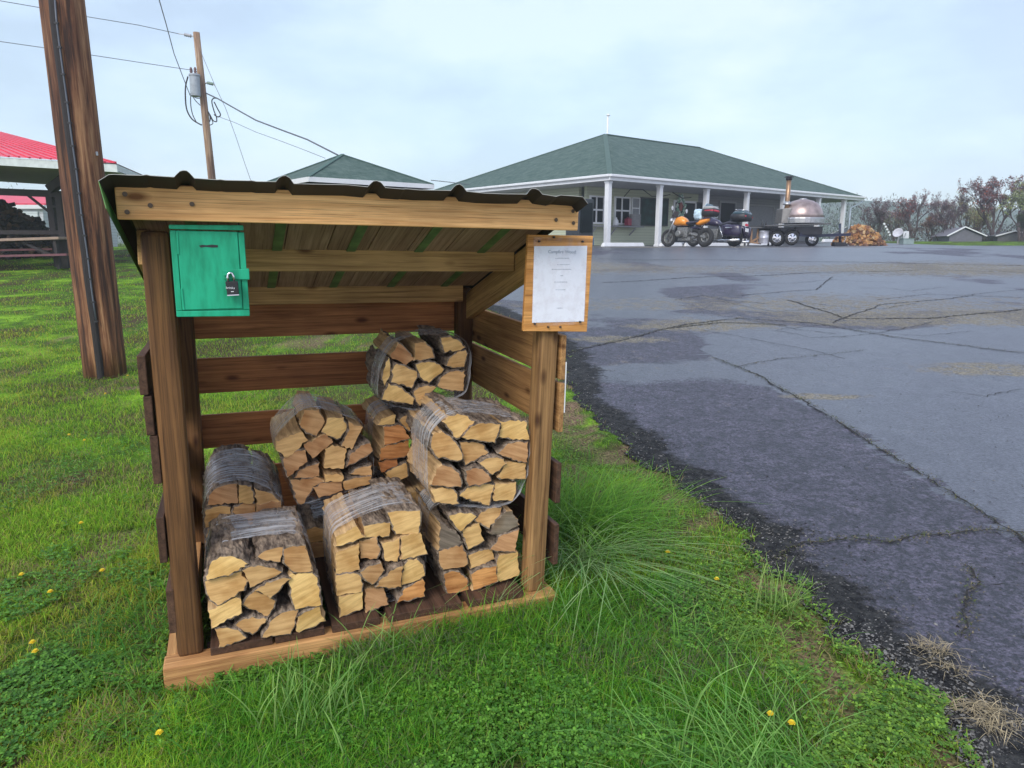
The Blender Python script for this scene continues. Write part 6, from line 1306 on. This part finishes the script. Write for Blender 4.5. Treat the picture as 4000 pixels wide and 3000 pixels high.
hm=bpy.data.materials.new('hazy_air'); hm.use_nodes=True; t=hm.node_tree; t.nodes.clear(); pv_=t.nodes.new('ShaderNodeVolumePrincipled'); pv_.inputs['Color'].default_value=(.86,.92,1,1); pv_.inputs['Density'].default_value=.0017; pv_.inputs['Anisotropy'].default_value=.3; oo=t.nodes.new('ShaderNodeOutputMaterial'); t.links.new(pv_.outputs[0],oo.inputs['Volume'])
o=hz.build('haze',hm); o['kind']='stuff'; o['label']='thin misty air over the whole scene'
# ------------------------------------------------------------------ tall grass tufts, dandelions, dry grass
def tuft(label,x,y,n,h0,h1,spread,lean,seed,pal,wd=(.003,.0055),bend=(.5,1.8)):
    global rng
    p=Vector(g2(x,y)); r0=rng; rng=np.random.default_rng(seed)
    P=np.c_[rng.normal(0,spread*1.3,n),rng.normal(0,spread*1.1,n),np.zeros(n)]; h=rng.uniform(h0,h1,n); ang_=np.where(rng.random(n)<.5,rng.normal(lean,.9,n),rng.uniform(0,6.28,n)); m_=rng.random((n,1)); C=(np.array(pal[0])*(1-m_)+np.array(pal[1])*m_)*rng.uniform(.8,1.15,(n,1))
    o=fastmesh('grass_tuft',*blades(P,h,rng.uniform(wd[0],wd[1],n),ang_,rng.uniform(bend[0],bend[1],n),C,7),grassm); o.location=p-Vector((0,0,.01)); rng=r0
    tag(o,label,'grass tuft','tall grass tufts round the shelter')
br1=((.10,.30,.03),(.26,.48,.06)); bl1=((.14,.32,.09),(.42,.58,.24)); dk1=((.05,.20,.02),(.16,.36,.04))
tuft('bushy bright green grass tuft standing against the right side boards',1235,1165,420,.28,.55,.10,-.2,1,br1)
tuft('tall upright grass tuft behind the drooping pale tuft',1300,1150,360,.25,.50,.12,.2,2,br1,bend=(.2,1.1))
tuft('drooping pale bluish grass tuft at the right corner of the sill',1250,1240,190,.30,.46,.06,-.8,3,bl1,wd=(.0035,.007),bend=(1.0,2.0))
tuft('wide arching grass tuft leaning towards the asphalt',1320,1180,150,.20,.36,.09,.2,4,br1,bend=(.6,1.8))
tuft('coarse grass tuft in the foreground below the left bundles',690,1560,110,.12,.28,.08,1.6,5,((.13,.32,.06),(.36,.56,.15)),wd=(.003,.0065),bend=(.2,1.1))
tuft('coarse light tuft growing at the middle of the front sill',830,1420,34,.12,.26,.05,1.3,6,((.15,.34,.07),(.36,.52,.16)),wd=(.004,.008),bend=(.3,1.3))
tuft('pale fanning grass tuft at the bottom edge, left of the weeds',1620,1660,170,.12,.32,.13,2.2,7,((.12,.34,.05),(.32,.56,.14)),wd=(.003,.006),bend=(.5,1.7))
tuft('small bright tuft growing up through the deck gap',1140,1285,40,.08,.20,.02,1.6,8,br1,bend=(.4,1.5))
tuft('slender tuft rising through the sill beside the middle bundle',835,1320,26,.10,.22,.015,1.6,9,br1,bend=(.3,1.2))
tuft('ragged tuft at the left corner of the sill',330,1370,150,.10,.22,.12,3.1,10,dk1)
tuft('seed headed weed tuft at the asphalt edge',1680,1330,60,.12,.30,.05,.8,11,((.16,.32,.06),(.36,.50,.14)),wd=(.002,.005),bend=(.2,.9))
tuft('short spiky tuft by the crumbled edge, lower right',1590,1400,150,.06,.16,.09,.6,12,((.14,.32,.04),(.30,.46,.10)),wd=(.003,.006))
tuft('broad leaved tuft at the foot of the left post',410,1405,14,.05,.10,.02,1.6,13,((.2,.42,.05),(.3,.5,.08)),wd=(.012,.02),bend=(.2,.8))
yel_=plain('dandelion_yellow',(.92,.68,.03),.7,var=.15); stm=plain('dandelion_stem',(.14,.25,.06),.6)
dl=[(48,1262,'dandelion flower nearest the left edge, level with the first deck board'),(110,1300,'dandelion flower just below the left edge pair, beside clover'),(72,1412,'upper dandelion flower of a close pair in the lower left lawn'),(78,1432,'lower dandelion flower of a close pair in the lower left lawn'),(222,1253,'dandelion flower nearest the left side boards'),(176,1148,'small dandelion flower midway up the left lawn'),(228,862,'dandelion flower in the lawn under the big utility pole'),(150,953,'pale dandelion flower left below the pole foot'),(345,1612,'half closed dandelion flower at the bottom of the lawn'),(276,722+100,'tiny dandelion flower right of the pole'),(1440,1212,'orange yellow dandelion flower right of the drooping tuft'),(1545,1272,'dandelion flower at the weedy asphalt edge'),(1660,1570,'dandelion flower low in the right weeds'),(1705,1590,'dandelion bud near the bottom right weeds'),(183,960+5,'yellow dandelion in the worn lawn below the pole')]
rd=random.Random(8)
for x,y,lb in dl:
    p=Vector(g2(x,y)); h_=.05; Dn=empty('dandelion',p,lb,'dandelion','yellow dandelions in the grass'); b=MB(); b.tube([(0,0,0),(.004,0,h_)],.0018,5); b.build('stem',stm,Dn)
    b=MB(); R0=.0135
    for k in range(34):
        a=k*2.4; rr_=R0*(.45+.55*(k/34)); zz=h_+.007*(1-k/34); c=Vector((.004,0,zz)); d=Vector((math.cos(a),math.sin(a),.35*(1-k/34))); s=Vector((-math.sin(a),math.cos(a),0))*.003
        b.add([c-s*.4,c+s*.4,c+d*rr_+s,c+d*rr_-s],[(0,1,2,3)])
    b.ell((.004,0,h_+.001),(.006,.006,.005),n=8); b.build('flower_head',yel_,Dn)
def drypatch(label,x,y,n,sx,sy,seed):
    global rng
    p=Vector(g2(x,y)); r0=rng; rng=np.random.default_rng(seed); P=np.c_[rng.normal(0,sx,n),rng.normal(0,sy,n)]; P=np.c_[P[:,0]-P[:,1]*.5,P[:,1],rng.uniform(.015,.035,n)]
    C=rng.uniform(.35,1,(n,1))*np.array([.66,.54,.33]); o=fastmesh('dry_grass_clump',*blades(P,rng.uniform(.015,.045,n),rng.uniform(.0014,.003,n),rng.uniform(0,6.28,n),rng.uniform(1.6,2.6,n),C,4),drym); o.location=p; rng=r0; tag(o,label,'dry grass','dry grass clumps on the asphalt')
drypatch('upper small clump of dry grass clippings on the asphalt',1635+25,1388,1,.01,.01,1) if False else None
drypatch('small clump of dry straw on the asphalt, farther from the corner',2015,1412,110,.040,.025,2); drypatch('thin dry straw trailing below the small clump',2050,1455,60,.03,.04,5)
drypatch('larger clump of dry straw near the lower right corner',2115,1545,180,.05,.03,3); drypatch('loose straw spread right at the lower right corner',2150,1585,100,.035,.022,4)
